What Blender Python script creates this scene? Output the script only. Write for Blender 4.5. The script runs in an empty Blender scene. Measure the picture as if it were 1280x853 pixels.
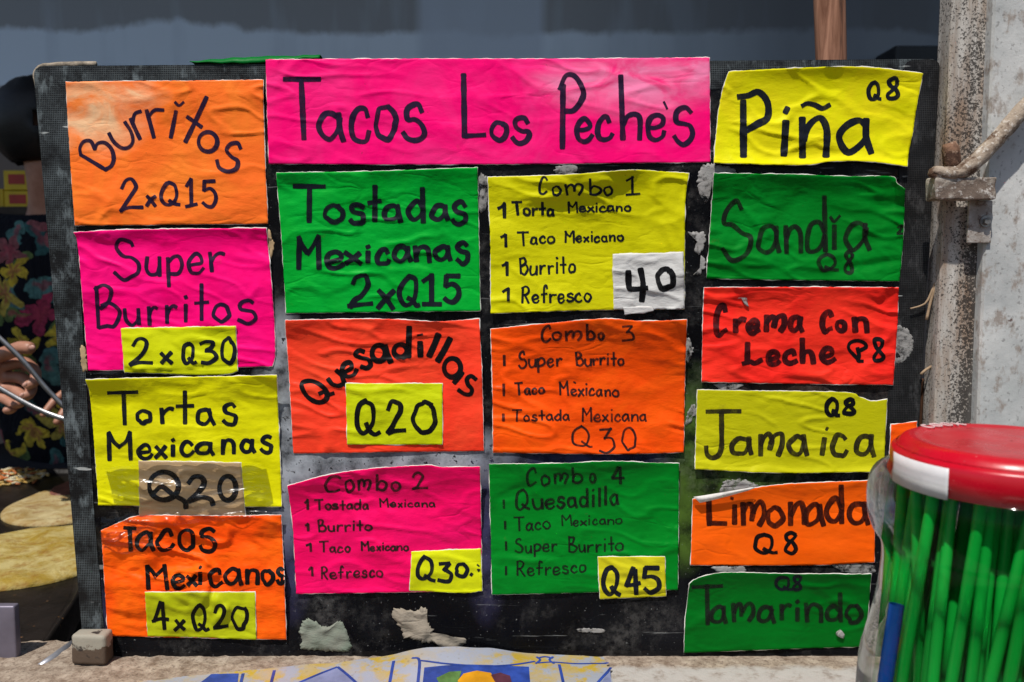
import bpy, bmesh, math, random
from mathutils import Vector, Matrix, noise
from mathutils.bvhtree import BVHTree

random.seed(7)
scene = bpy.context.scene
COL = scene.collection
R = math.radians

# ------------------------------------------------------------------ camera
FPX, PITCH, CY, CZ = 1100.0, R(5.0), -0.95, 0.437
cd = bpy.data.cameras.new("camera")
cam = bpy.data.objects.new("camera", cd)
COL.objects.link(cam)
cam.location = (0, CY, CZ)
cam.rotation_euler = (R(90) - PITCH, 0, 0)
cd.sensor_width = 36
cd.lens = 36 * FPX / 1280
cd.clip_start, cd.clip_end = 0.02, 200
cd.dof.use_dof = True
cd.dof.focus_distance = 0.955
cd.dof.aperture_fstop = 7.1
scene.camera = cam

# ------------------------------------------------------------------ light
SUN_EL, SUN_AZ = R(60), R(-24)       # from in front of the board and a little left
w = bpy.data.worlds.new("World")
scene.world = w
w.use_nodes = True
nt = w.node_tree
sky = nt.nodes.new("ShaderNodeTexSky")
sky.sky_type = 'NISHITA'
sky.sun_disc = False
sky.sun_elevation = SUN_EL
sky.sun_rotation = R(180) + SUN_AZ * -1
bg = nt.nodes["Background"]
bg.inputs[1].default_value = 0.085
nt.links.new(sky.outputs[0], bg.inputs[0])
sl = bpy.data.lights.new("sun", 'SUN')
sun = bpy.data.objects.new("sun", sl)
COL.objects.link(sun)
sl.energy = 4.2
sl.angle = R(0.8)
sl.color = (1.0, 0.955, 0.89)
# direction the light travels
sd = Vector((-math.sin(SUN_AZ) * math.cos(SUN_EL), math.cos(SUN_AZ) * math.cos(SUN_EL), -math.sin(SUN_EL)))
sun.rotation_euler = sd.to_track_quat('-Z', 'Y').to_euler()
scene.view_settings.view_transform = 'Standard'
scene.view_settings.look = 'None'
scene.view_settings.exposure = 0.09
scene.view_settings.gamma = 1

# ------------------------------------------------------------------ where a point of the place is
def ray(x, y):
    f = Vector((0, math.cos(PITCH), -math.sin(PITCH)))
    u = Vector((0, math.sin(PITCH), math.cos(PITCH)))
    return f + Vector((1, 0, 0)) * ((x - 640) / FPX) + u * ((426.5 - y) / FPX)
def on_y(x, y, Y=0.0):
    r = ray(x, y); t = (Y - CY) / r.y
    return Vector((r.x * t, Y, CZ + r.z * t))
def on_z(x, y, Z=0.0):
    r = ray(x, y); t = (Z - CZ) / r.z
    return Vector((r.x * t, CY + r.y * t, Z))
PXM = FPX / 0.97                       # board pixels per metre

# ------------------------------------------------------------------ object helpers
def link(o, parent=None):
    COL.objects.link(o)
    if parent: o.parent = parent
    return o
def tag(o, label, cat, group=None, kind=None):
    o["label"] = label
    o["category"] = cat
    if group: o["group"] = group
    if kind: o["kind"] = kind
    return o
def empty(name, loc):
    o = bpy.data.objects.new(name, None)
    o.location = loc
    o.empty_display_size = 0.05
    return link(o)
def mesh_obj(name, bm, mats, parent=None, smooth=True):
    me = bpy.data.meshes.new(name)
    bm.normal_update()
    bm.to_mesh(me); bm.free()
    for m in (mats if isinstance(mats, (list, tuple)) else [mats]): me.materials.append(m)
    if smooth:
        for p in me.polygons: p.use_smooth = True
    o = bpy.data.objects.new(name, me)
    link(o)
    if parent:
        bpy.context.view_layer.update()
        o.parent = parent
        o.matrix_parent_inverse = Matrix.Translation(-Vector(parent.location))
    return o
def box(bm, x0, x1, y0, y1, z0, z1, bev=0.0, mi=0):
    g = bmesh.ops.create_cube(bm, size=1.0)
    for v in g["verts"]:
        v.co = Vector(((x0 + x1) / 2 + v.co.x * (x1 - x0), (y0 + y1) / 2 + v.co.y * (y1 - y0), (z0 + z1) / 2 + v.co.z * (z1 - z0)))
    fs = set(f for v in g["verts"] for f in v.link_faces)
    for f in fs: f.material_index = mi
    if bev:
        es = list(set(e for v in g["verts"] for e in v.link_edges))
        bmesh.ops.bevel(bm, geom=es, offset=bev, segments=3, affect='EDGES', profile=0.6)
def tube(bm, pts, rads, seg=12, cap=True, mi=0, wob=0.0):
    pts = [Vector(p) for p in pts]
    if not isinstance(rads, (list, tuple)): rads = [rads] * len(pts)
    rings = []; up = None
    for i, p in enumerate(pts):
        d = (pts[min(i + 1, len(pts) - 1)] - pts[max(i - 1, 0)]).normalized()
        if up is None:
            up = Vector((0, 0, 1)) if abs(d.z) < 0.9 else Vector((1, 0, 0))
        a = (up - d * up.dot(d)).normalized(); b = d.cross(a); up = a
        ring = []
        for k in range(seg):
            t = 2 * math.pi * k / seg
            r = rads[i]
            q = p + (a * math.cos(t) + b * math.sin(t)) * r
            if wob: q += (a * math.cos(t) + b * math.sin(t)) * wob * noise.noise(q * 90)
            ring.append(bm.verts.new(q))
        rings.append(ring)
    for r0, r1 in zip(rings, rings[1:]):
        for k in range(seg):
            f = bm.faces.new((r0[k], r0[(k + 1) % seg], r1[(k + 1) % seg], r1[k])); f.material_index = mi
    if cap:
        for r_, s in ((rings[0], -1), (rings[-1], 1)):
            f = bm.faces.new(r_ if s > 0 else r_[::-1]); f.material_index = mi
    return rings
def lathe(bm, prof, seg=64, c=(0, 0, 0), mi=0, close=False):
    rings = []
    for r, z in prof:
        rings.append([bm.verts.new((c[0] + r * math.cos(2 * math.pi * k / seg), c[1] + r * math.sin(2 * math.pi * k / seg), c[2] + z)) for k in range(seg)])
    for r0, r1 in zip(rings, rings[1:]):
        for k in range(seg):
            f = bm.faces.new((r0[k], r0[(k + 1) % seg], r1[(k + 1) % seg], r1[k])); f.material_index = mi
    if close:
        bm.faces.new(rings[0][::-1]).material_index = mi
        bm.faces.new(rings[-1]).material_index = mi
    return rings
def catmull(pts, step):
    pts = [Vector(p) for p in pts]
    if len(pts) == 2:
        n = max(2, int((pts[1] - pts[0]).length / step) + 1)
        return [pts[0].lerp(pts[1], i / n) for i in range(n + 1)]
    closed = (pts[0] - pts[-1]).length < 1e-6
    out = []
    n = len(pts)
    for i in range(n - 1):
        p1, p2 = pts[i], pts[i + 1]
        if closed:
            p0 = pts[i - 1] if i > 0 else pts[n - 2]
            p3 = pts[i + 2] if i + 2 < n else pts[1]
        else:
            p0 = pts[i - 1] if i > 0 else p1 * 2 - p2
            p3 = pts[i + 2] if i + 2 < n else p2 * 2 - p1
        m = max(2, int((p2 - p1).length / step) + 1)
        for k in range(m):
            t = k / m
            out.append(0.5 * ((2 * p1) + (p2 - p0) * t + (2 * p0 - 5 * p1 + 4 * p2 - p3) * t * t + (3 * p1 - p0 - 3 * p2 + p3) * t ** 3))
    out.append(pts[-1])
    return out

# ------------------------------------------------------------------ material helpers
def lin(r, g, b):
    f = lambda c: (c / 255 / 12.92) if c / 255 <= 0.04045 else ((c / 255 + 0.055) / 1.055) ** 2.4
    return (f(r), f(g), f(b), 1)
class NT:
    def __init__(s, name):
        s.m = bpy.data.materials.new(name); s.m.use_nodes = True
        s.t = s.m.node_tree; s.t.nodes.clear()
        s.out = s.n("ShaderNodeOutputMaterial")
    def n(s, typ, **kw):
        nd = s.t.nodes.new(typ)
        for k, v in kw.items():
            if hasattr(nd, k): setattr(nd, k, v)
        return nd
    def l(s, a, b): s.t.links.new(a, b)
    def set(s, sock, v):
        if isinstance(v, bpy.types.NodeSocket): s.l(v, sock)
        else: sock.default_value = v
    def coord(s, scale=(1, 1, 1), loc=(0, 0, 0), rot=(0, 0, 0)):
        c = s.n("ShaderNodeTexCoord"); mp = s.n("ShaderNodeMapping")
        mp.inputs["Scale"].default_value = scale; mp.inputs["Location"].default_value = loc; mp.inputs["Rotation"].default_value = rot
        s.l(c.outputs["Object"], mp.inputs[0]); return mp.outputs[0]
    def noise(s, scale, detail=4, rough=0.55, vec=None, dist=0.0):
        nd = s.n("ShaderNodeTexNoise")
        nd.inputs["Scale"].default_value = scale; nd.inputs["Detail"].default_value = detail
        nd.inputs["Roughness"].default_value = rough; nd.inputs["Distortion"].default_value = dist
        s.l(vec if vec else s.coord(), nd.inputs["Vector"]); return nd.outputs[0]
    def ramp(s, fac, stops, interp='LINEAR'):
        nd = s.n("ShaderNodeValToRGB"); cr = nd.color_ramp; cr.interpolation = interp
        while len(cr.elements) < len(stops): cr.elements.new(0.5)
        for e, (p, c) in zip(cr.elements, stops):
            e.position = p; e.color = c if isinstance(c, (tuple, list)) else (c, c, c, 1)
        s.l(fac, nd.inputs[0]); return nd.outputs[0]
    def mix(s, fac, a, b, blend='MIX'):
        nd = s.n("ShaderNodeMix"); nd.data_type = 'RGBA'; nd.blend_type = blend
        s.set(nd.inputs[0], fac); s.set(nd.inputs[6], a); s.set(nd.inputs[7], b); return nd.outputs[2]
    def math(s, op, a, b=0.0, clamp=False):
        nd = s.n("ShaderNodeMath"); nd.operation = op; nd.use_clamp = clamp
        s.set(nd.inputs[0], a); s.set(nd.inputs[1], b); return nd.outputs[0]
    def bump(s, h, strength=0.3, dist=0.001, normal=None):
        nd = s.n("ShaderNodeBump"); nd.inputs["Strength"].default_value = strength; nd.inputs["Distance"].default_value = dist
        s.l(h, nd.inputs["Height"])
        if normal: s.l(normal, nd.inputs["Normal"])
        return nd.outputs[0]
    def spot(s, pts):
        """mask: near any of the given world points, (x, z, rx, rz) each"""
        acc = None
        c = s.n("ShaderNodeTexCoord").outputs["Object"]
        for (x, z, rx, rz) in pts:
            mp = s.n("ShaderNodeMapping")
            mp.inputs["Location"].default_value = (-x / rx, 0, -z / rz); mp.inputs["Scale"].default_value = (1 / rx, 0.0, 1 / rz)
            s.l(c, mp.inputs[0])
            ln = s.n("ShaderNodeVectorMath"); ln.operation = 'LENGTH'; s.l(mp.outputs[0], ln.inputs[0])
            v = s.math('SUBTRACT', 1.0, ln.outputs["Value"], True)
            acc = v if acc is None else s.math('MAXIMUM', acc, v)
        return acc
    def principled(s, color, rough=0.6, metallic=0.0, normal=None, spec=0.4, alpha=None):
        p = s.n("ShaderNodeBsdfPrincipled")
        s.set(p.inputs["Base Color"], color); s.set(p.inputs["Roughness"], rough); s.set(p.inputs["Metallic"], metallic)
        s.set(p.inputs["Specular IOR Level"], spec)
        if normal: s.l(normal, p.inputs["Normal"])
        if alpha is not None: s.set(p.inputs["Alpha"], alpha)
        return p.outputs[0]
    def done(s, sh): s.l(sh, s.out.inputs[0]); return s.m

def simple(name, col, rough=0.6, var=0.35, scale=30, bump=0.2, metallic=0.0, spec=0.4, bdist=0.001):
    t = NT(name)
    n = t.noise(scale, 6)
    dark = tuple(c * (1 - var) for c in col[:3]) + (1,)
    c = t.mix(t.ramp(n, [(0.35, 0.0), (0.65, 1.0)]), dark, col)
    return t.done(t.principled(c, rough, metallic, t.bump(t.noise(scale * 5, 5), bump, bdist), spec))

def paper_mat(name, col, fade, seed, stain=0.0, rough=0.45, crease=0.5, bleach_glare=None):
    t = NT(name)
    v = t.coord(loc=(seed * 3.7, seed * 1.3, seed * 2.1))
    f = t.ramp(t.noise(9, 5, 0.6, v, 1.5), [(0.42, 0.0), (0.72, 1.0)])
    c = t.mix(t.math('MULTIPLY', f, 0.55), col, fade)
    if bleach_glare:  # pale patches: sun fade on the title, painted glare on Burritos
        sp_ = t.spot([(on_y(x, y).x, on_y(x, y).z, rx_, rz_) for x, y, rx_, rz_ in bleach_glare[1]])
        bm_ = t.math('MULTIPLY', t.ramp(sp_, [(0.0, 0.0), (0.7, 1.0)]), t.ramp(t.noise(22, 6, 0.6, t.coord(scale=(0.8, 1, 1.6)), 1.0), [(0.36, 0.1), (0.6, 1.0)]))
        c = t.mix(bm_, c, bleach_glare[0])
    # grubby marks
    st = t.ramp(t.noise(38, 7, 0.7, v), [(0.66, 0.0), (0.76, 1.0)])
    c = t.mix(t.math('MULTIPLY', st, 0.28 + stain), c, (0.10, 0.06, 0.02, 1))
    sp = t.ramp(t.noise(230, 3, 0.5, v), [(0.74, 0.0), (0.79, 1.0)])
    c = t.mix(t.math('MULTIPLY', sp, 0.45), c, (0.05, 0.03, 0.02, 1))
    v2 = t.coord(scale=(0.55, 1, 1.25), loc=(seed * 1.7, 0, seed * 4.1), rot=(0, R((seed * 37) % 30 - 15), 0))
    cr = t.n("ShaderNodeTexVoronoi", feature='DISTANCE_TO_EDGE'); cr.inputs["Scale"].default_value = 24
    wv = t.n("ShaderNodeVectorMath"); wv.operation = 'ADD'
    nn = t.n("ShaderNodeTexNoise"); nn.inputs["Scale"].default_value = 22; t.l(v2, nn.inputs["Vector"])
    sc = t.n("ShaderNodeVectorMath"); sc.operation = 'SCALE'; sc.inputs["Scale"].default_value = 0.09; t.l(nn.outputs["Color"], sc.inputs[0])
    t.l(v2, wv.inputs[0]); t.l(sc.outputs[0], wv.inputs[1]); t.l(wv.outputs[0], cr.inputs["Vector"])
    crr = t.ramp(cr.outputs["Distance"], [(0.0, 0.0), (0.10, 1.0)])
    msk = t.ramp(t.noise(12, 3, 0.5, v), [(0.45, 0.0), (0.62, 1.0)])
    crh = t.math('MULTIPLY', crr, msk)
    b1 = t.bump(crh, 0.5 * crease, 0.0012)
    b2 = t.bump(t.noise(70, 5, 0.6, v2), 0.5 * crease, 0.003, b1)
    b3 = t.bump(t.noise(900, 3, 0.6), 0.12, 0.0003, b2)
    r = t.ramp(t.noise(40, 4, 0.5, v), [(0.3, rough - 0.1), (0.7, rough + 0.15)])
    return t.done(t.principled(c, r, 0, b3, 0.08))

def ink_mat(name, col, alpha):
    t = NT(name)
    n = t.noise(120, 6, 0.72, t.coord(scale=(1, 1, 0.5)))
    a = t.ramp(n, [(0.32, max(0.0, alpha - 0.16 if alpha > .9 else alpha - 0.26)), (0.55, min(1.0, alpha + 0.05))])
    tr = t.n("ShaderNodeBsdfTransparent")
    mx = t.n("ShaderNodeMixShader")
    t.l(a, mx.inputs[0]); t.l(tr.outputs[0], mx.inputs[1])
    t.l(t.principled(col, 0.5, 0, None, 0.12), mx.inputs[2])
    return t.done(mx.outputs[0])

def clear_mat(name, tint, gloss_rough=0.06, extra=0.02, wr=0.0, haze=0.0, k=1.0):
    t = NT(name)
    tr = t.n("ShaderNodeBsdfTransparent"); tr.inputs[0].default_value = tint
    gl = t.n("ShaderNodeBsdfGlossy"); gl.inputs["Roughness"].default_value = gloss_rough
    fr = t.n("ShaderNodeFresnel"); fr.inputs[0].default_value = 1.45
    if wr:
        nb = t.bump(t.noise(26, 4, 0.6, t.coord(scale=(0.5, 1, 2.2)), 1.0), wr, 0.004)
        t.l(nb, gl.inputs["Normal"]); t.l(nb, fr.inputs["Normal"])
    mx = t.n("ShaderNodeMixShader")
    t.l(t.math('ADD', t.math('MULTIPLY', fr.outputs[0], k), extra, True), mx.inputs[0]); t.l(tr.outputs[0], mx.inputs[1]); t.l(gl.outputs[0], mx.inputs[2])
    sh = mx.outputs[0]
    if haze:
        df = t.n("ShaderNodeBsdfDiffuse"); df.inputs[0].default_value = (0.75, 0.78, 0.74, 1)
        m2 = t.n("ShaderNodeMixShader")
        t.l(t.ramp(t.noise(18, 5, 0.6), [(0.35, 0.0), (0.75, haze)]), m2.inputs[0]); t.l(sh, m2.inputs[1]); t.l(df.outputs[0], m2.inputs[2]); sh = m2.outputs[0]
    return t.done(sh)

# ================================================================== LARGE STRUCTURE
# ---- back wall, deep inside the stall
t = NT("wall_paint")
co = t.coord()
sx = t.n("ShaderNodeSeparateXYZ"); t.l(co, sx.inputs[0])
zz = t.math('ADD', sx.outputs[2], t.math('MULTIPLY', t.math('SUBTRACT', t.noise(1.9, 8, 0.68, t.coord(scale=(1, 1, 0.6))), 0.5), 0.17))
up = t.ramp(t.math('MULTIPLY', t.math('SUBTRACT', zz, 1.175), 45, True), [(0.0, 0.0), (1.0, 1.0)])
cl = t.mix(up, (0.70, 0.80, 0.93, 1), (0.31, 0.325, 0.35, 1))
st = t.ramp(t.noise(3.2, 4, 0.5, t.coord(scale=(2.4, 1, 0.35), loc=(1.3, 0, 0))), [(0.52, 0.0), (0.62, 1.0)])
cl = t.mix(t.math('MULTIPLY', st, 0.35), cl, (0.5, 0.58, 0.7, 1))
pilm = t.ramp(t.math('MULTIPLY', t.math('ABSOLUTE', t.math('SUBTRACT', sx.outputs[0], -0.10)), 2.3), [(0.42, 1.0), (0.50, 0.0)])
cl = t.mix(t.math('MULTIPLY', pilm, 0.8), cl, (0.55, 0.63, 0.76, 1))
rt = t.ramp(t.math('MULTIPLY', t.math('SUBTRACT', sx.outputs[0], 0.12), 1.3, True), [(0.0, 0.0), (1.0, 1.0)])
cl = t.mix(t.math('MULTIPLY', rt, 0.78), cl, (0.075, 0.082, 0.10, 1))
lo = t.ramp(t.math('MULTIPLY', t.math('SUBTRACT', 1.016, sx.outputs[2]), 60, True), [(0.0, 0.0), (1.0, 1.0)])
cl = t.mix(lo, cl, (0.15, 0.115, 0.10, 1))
WALLM = t.done(t.principled(cl, 0.55, 0, t.bump(t.noise(40, 5), 0.15, 0.003)))
bm = bmesh.new()
box(bm, -3.2, 3.2, 1.95, 2.05, -1.1, 2.895)
o = mesh_obj("back_wall", bm, WALLM, smooth=False)
tag(o, "blue grey painted wall at the back of the dim stall", "wall")

WOODDK = simple("dark_wood", (0.05, 0.035, 0.025, 1), 0.75, 0.5, 14)
bm = bmesh.new()
box(bm, -3.0, 3.0, -0.50, 2.3, 2.90, 2.94)  # unseen roof, added overhead to keep sun off the stall interior
o = mesh_obj("shade_roof", bm, simple("shade_sheet", (0.12, 0.12, 0.13, 1), 0.6, 0.3, 5), smooth=False)
tag(o, "unseen flat dark sheet added overhead to shade the stall", "roof")

# ---- ledge the board stands on
t = NT("ledge_concrete")
co = t.coord()
sx = t.n("ShaderNodeSeparateXYZ"); t.l(co, sx.inputs[0])
n1 = t.noise(55, 8, 0.7); n2 = t.noise(240, 5, 0.7)
c = t.mix(t.ramp(n1, [(0.36, 0.0), (0.62, 1.0)]), (0.17, 0.12, 0.085, 1), (0.42, 0.345, 0.27, 1))
c = t.mix(t.math('MULTIPLY', t.ramp(n2, [(0.52, 0.0), (0.64, 1.0)]), 0.7), c, (0.10, 0.07, 0.05, 1))
front = t.math('MULTIPLY', t.math('SUBTRACT', -0.022, t.math('ADD', sx.outputs[1], t.math('MULTIPLY', t.math('SUBTRACT', t.noise(30, 5), 0.5), 0.03))), 90, True)
right = t.math('MULTIPLY', t.math('SUBTRACT', sx.outputs[0], 0.05), 20, True)
c = t.mix(t.math('MULTIPLY', t.math('MULTIPLY', front, right), t.ramp(n1, [(0.30, 0.2), (0.5, 0.95)])), c, (0.42, 0.40, 0.375, 1))
LEDGEM = t.done(t.principled(c, 0.85, 0, t.bump(n2, 0.5, 0.0012, t.bump(n1, 0.6, 0.004)), 0.25))
bm = bmesh.new()
NX, NY = 300, 26
gv = []
for j in range(NY + 1):
    row = []
    for i in range(NX + 1):
        x = -0.75 + 1.5 * i / NX; y = -0.16 + 0.20 * j / NY
        h = 0.0022 * noise.noise(Vector((x * 70, y * 70, 1))) + 0.0015 * noise.noise(Vector((x * 190, y * 190, 5)))
        if x > 0.1: h *= 0.35
        row.append(bm.verts.new((x, y, h)))
    gv.append(row)
for j in range(NY):
    for i in range(NX):
        bm.faces.new((gv[j][i], gv[j][i + 1], gv[j + 1][i + 1], gv[j + 1][i]))
box(bm, -0.75, 0.75, -0.50, -0.16, -0.09, 0.0)
box(bm, -0.75, 0.75, -0.16, 0.04, -0.09, -0.006)
LEDGE = mesh_obj("stone_ledge", bm, LEDGEM)
tag(LEDGE, "rough sandy ledge with worn white paint under the menu board", "ledge")

# ---- the menu board: pane and four bands of mesh tape
t = NT("grimy_pane")
wx = lambda x, y: on_y(x, y)
P = lambda x, y, a, b: (wx(x, y).x, wx(x, y).z, a, b)
n_f = t.noise(120, 7, 0.72); n_m = t.noise(30, 6, 0.65); n_c = t.noise(9, 5)
base = t.mix(t.ramp(n_c, [(0.4, 0.0), (0.7, 1.0)]), (0.0025, 0.0025, 0.0035, 1), (0.0085, 0.009, 0.0115, 1))
greym = t.spot([P(480, 572, 0.17, 0.05), P(358, 560, 0.05, 0.13), P(355, 470, 0.03, 0.09), P(400, 585, 0.10, 0.05)])
gm = t.math('MULTIPLY', t.ramp(greym, [(0.02, 0.0), (0.40, 1.0)]), t.ramp(n_m, [(0.34, 0.1), (0.58, 1.0)]))
base = t.mix(gm, base, (0.40, 0.43, 0.47, 1))
blk = t.math('MULTIPLY', t.ramp(n_f, [(0.57, 0.0), (0.62, 1.0)]), t.ramp(greym, [(0.0, 0.0), (0.2, 1.0)]))
base = t.mix(blk, base, (0.012, 0.012, 0.014, 1))
grn = t.math('MULTIPLY', t.ramp(t.spot([P(905, 610, 0.09, 0.07), P(866, 560, 0.035, 0.10), P(858, 660, 0.03, 0.06)]), [(0.0, 0.0), (0.6, 0.8)]), t.ramp(n_m, [(0.38, 0.1), (0.6, 1.0)]))
base = t.mix(grn, base, (0.09, 0.17, 0.025, 1))
blu = t.math('MULTIPLY', t.ramp(t.spot([P(362, 690, 0.03, 0.09), P(608, 660, 0.03, 0.12), P(110, 760, 0.03, 0.05), P(730, 572, 0.12, 0.02)]), [(0.0, 0.0), (0.7, 0.7)]), t.ramp(n_m, [(0.4, 0.3), (0.6, 1.0)]))
base = t.mix(blu, base, (0.075, 0.07, 0.17, 1))
brn = t.math('MULTIPLY', t.ramp(t.spot([P(1130, 500, 0.05, 0.16), P(1040, 485, 0.14, 0.012), P(1120, 230, 0.04, 0.03)]), [(0.0, 0.0), (0.7, 0.7)]), t.ramp(n_m, [(0.4, 0.2), (0.6, 1.0)]))
base = t.mix(brn, base, (0.075, 0.042, 0.028, 1))
sc_ = t.noise(55, 5, 0.6, t.coord(scale=(0.12, 1, 2.2), rot=(0, R(20), 0)))
spk = t.ramp(t.noise(300, 4, 0.6), [(0.65, 0.0), (0.72, 1.0)])
mot = t.math('MULTIPLY', t.ramp(t.noise(13, 7, 0.7), [(0.50, 0.0), (0.66, 1.0)]), t.ramp(n_f, [(0.40, 0.0), (0.60, 1.0)]))
base = t.mix(t.math('MULTIPLY', mot, 0.55), base, (0.11, 0.105, 0.10, 1))
base = t.mix(t.math('MULTIPLY', t.math('MAXIMUM', t.ramp(sc_, [(0.63, 0.0), (0.68, 1.0)]), spk), 0.45), base, (0.42, 0.43, 0.42, 1))
rgh = t.ramp(n_m, [(0.35, 0.18), (0.65, 0.45)])
pr = t.principled(base, rgh, 0, t.bump(n_f, 0.12, 0.0006), 0.08)
tr = t.n("ShaderNodeBsdfTransparent"); mx = t.n("ShaderNodeMixShader")
mx.inputs[0].default_value = 0.90
t.l(tr.outputs[0], mx.inputs[1]); t.l(pr, mx.inputs[2])
PANEM = t.done(mx.outputs[0])

def prism(bm, poly, y0, y1, mi=0):
    a = [bm.verts.new((p.x, y0, p.z)) for p in poly]; b = [bm.verts.new((p.x, y1, p.z)) for p in poly]
    n = len(poly)
    fs = [bm.faces.new(a), bm.faces.new(b[::-1])]
    for i in range(n): fs.append(bm.faces.new((a[i], b[i], b[(i + 1) % n], a[(i + 1) % n])))
    for f in fs: f.material_index = mi
    bmesh.ops.recalc_face_normals(bm, faces=fs)
def rounded(poly, r):
    out = []
    n = len(poly)
    for i in range(n):
        p, a, b = poly[i], poly[i - 1], poly[(i + 1) % n]
        p0 = p + (a - p).normalized() * r; p1 = p + (b - p).normalized() * r
        for k in range(6):
            s = k / 5
            out.append(p0 * (1 - s) ** 2 + p * 2 * s * (1 - s) + p1 * s * s)
    return out
TL, TR, BR, BL = wx(42, 83), wx(1175, 74), wx(1131, 824), wx(106, 826)
BOARD = empty("menu_board", (0, 0.006, 0.0))
tag(BOARD, "big dark grimy glass board edged with mesh tape, covered in neon cards", "menu board")
bm = bmesh.new()
prism(bm, rounded([TL, TR, BR, BL], 0.012), 0.0, 0.014)
mesh_obj("pane", bm, PANEM, BOARD, smooth=False)
# mesh tape
def tape_mat(seed, light):
    t = NT("mesh_tape_weave")
    co = t.coord(scale=(520, 520, 520))
    sx = t.n("ShaderNodeSeparateXYZ"); t.l(co, sx.inputs[0])
    a = t.math('ABSOLUTE', t.math('SINE', t.math('MULTIPLY', sx.outputs[0], 3.14159)))
    b = t.math('ABSOLUTE', t.math('SINE', t.math('MULTIPLY', sx.outputs[2], 3.14159)))
    hole = t.math('MULTIPLY', t.ramp(a, [(0.35, 0.0), (0.6, 1.0)]), t.ramp(b, [(0.35, 0.0), (0.6, 1.0)]))
    dirt = t.noise(26, 7, 0.7, t.coord(loc=(seed, 0, 0)))
    thr = t.mix(t.ramp(dirt, [(0.40, 0.0), (0.62, 1.0)]), (0.012, 0.012, 0.012, 1), light)
    c = t.mix(hole, thr, (0.006, 0.006, 0.007, 1))
    gl = t.ramp(t.noise(45, 6, 0.7, t.coord(scale=(1, 1, 0.45), loc=(0, 0, seed))), [(0.55, 0.0), (0.66, 1.0)])
    c = t.mix(t.math('MULTIPLY', gl, 0.5), c, tuple(min(1, k * 2.6) for k in light[:3]) + (1,))
    scr = t.ramp(t.noise(60, 4, 0.5, t.coord(scale=(0.25, 1, 1.6), rot=(0, R(25), 0))), [(0.69, 0.0), (0.72, 1.0)])
    c = t.mix(t.math('MULTIPLY', scr, 0.6), c, (0.6, 0.62, 0.6, 1))
    return t.done(t.principled(c, 0.36, 0, t.bump(hole, 0.3, 0.0006, t.bump(dirt, 0.5, 0.003)), 0.16))
L1 = tape_mat(1.0, (0.085, 0.10, 0.105, 1)); L2 = tape_mat(2.0, (0.035, 0.035, 0.036, 1))
iTL, iTR, iBR, iBL = wx(82, 118), wx(1128, 110), wx(1092, 800), wx(140, 800)
for poly, m, th in ((rounded([TL, TR, wx(1132, 110), wx(80, 118)], 0.010), L1, 0.0007),
                (rounded([TL, wx(84, 83), wx(118, 640), wx(134, 826), BL], 0.010), L1, 0.0010),
                (rounded([wx(1130, 75), TR, BR, wx(1094, 824)], 0.010), L2, 0.0010)):
    bm = bmesh.new()
    P4 = [Vector(p) for p in poly]
    # small inset so tape sits just inside the pane's edge
    c = sum(P4, Vector()) / len(P4)
    P4 = [c + (p - c) * 0.998 for p in P4]
    prism(bm, P4, -th, 0.0)
    mesh_obj("mesh_tape", bm, m, BOARD, smooth=False)
# raw brown edge showing at the top left corner
bm = bmesh.new()
e = [wx(42, 82), wx(118, 80), wx(118, 78.5), wx(60, 79), wx(42, 80.5)]
pts = [wx(118, 79.6), wx(80, 80.2), wx(52, 81.5), wx(42.5, 88), wx(42.2, 100), wx(44, 108)]
tube(bm, [(p.x, 0.004, p.z) for p in catmull([(p.x, 0, p.z) for p in pts], 0.004)], 0.0028, 8, wob=0.0016)
mesh_obj("frayed_edge", bm, simple("frayed_card", (0.40, 0.33, 0.25, 1), 0.9, 0.6, 90, 0.6), BOARD)

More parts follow.
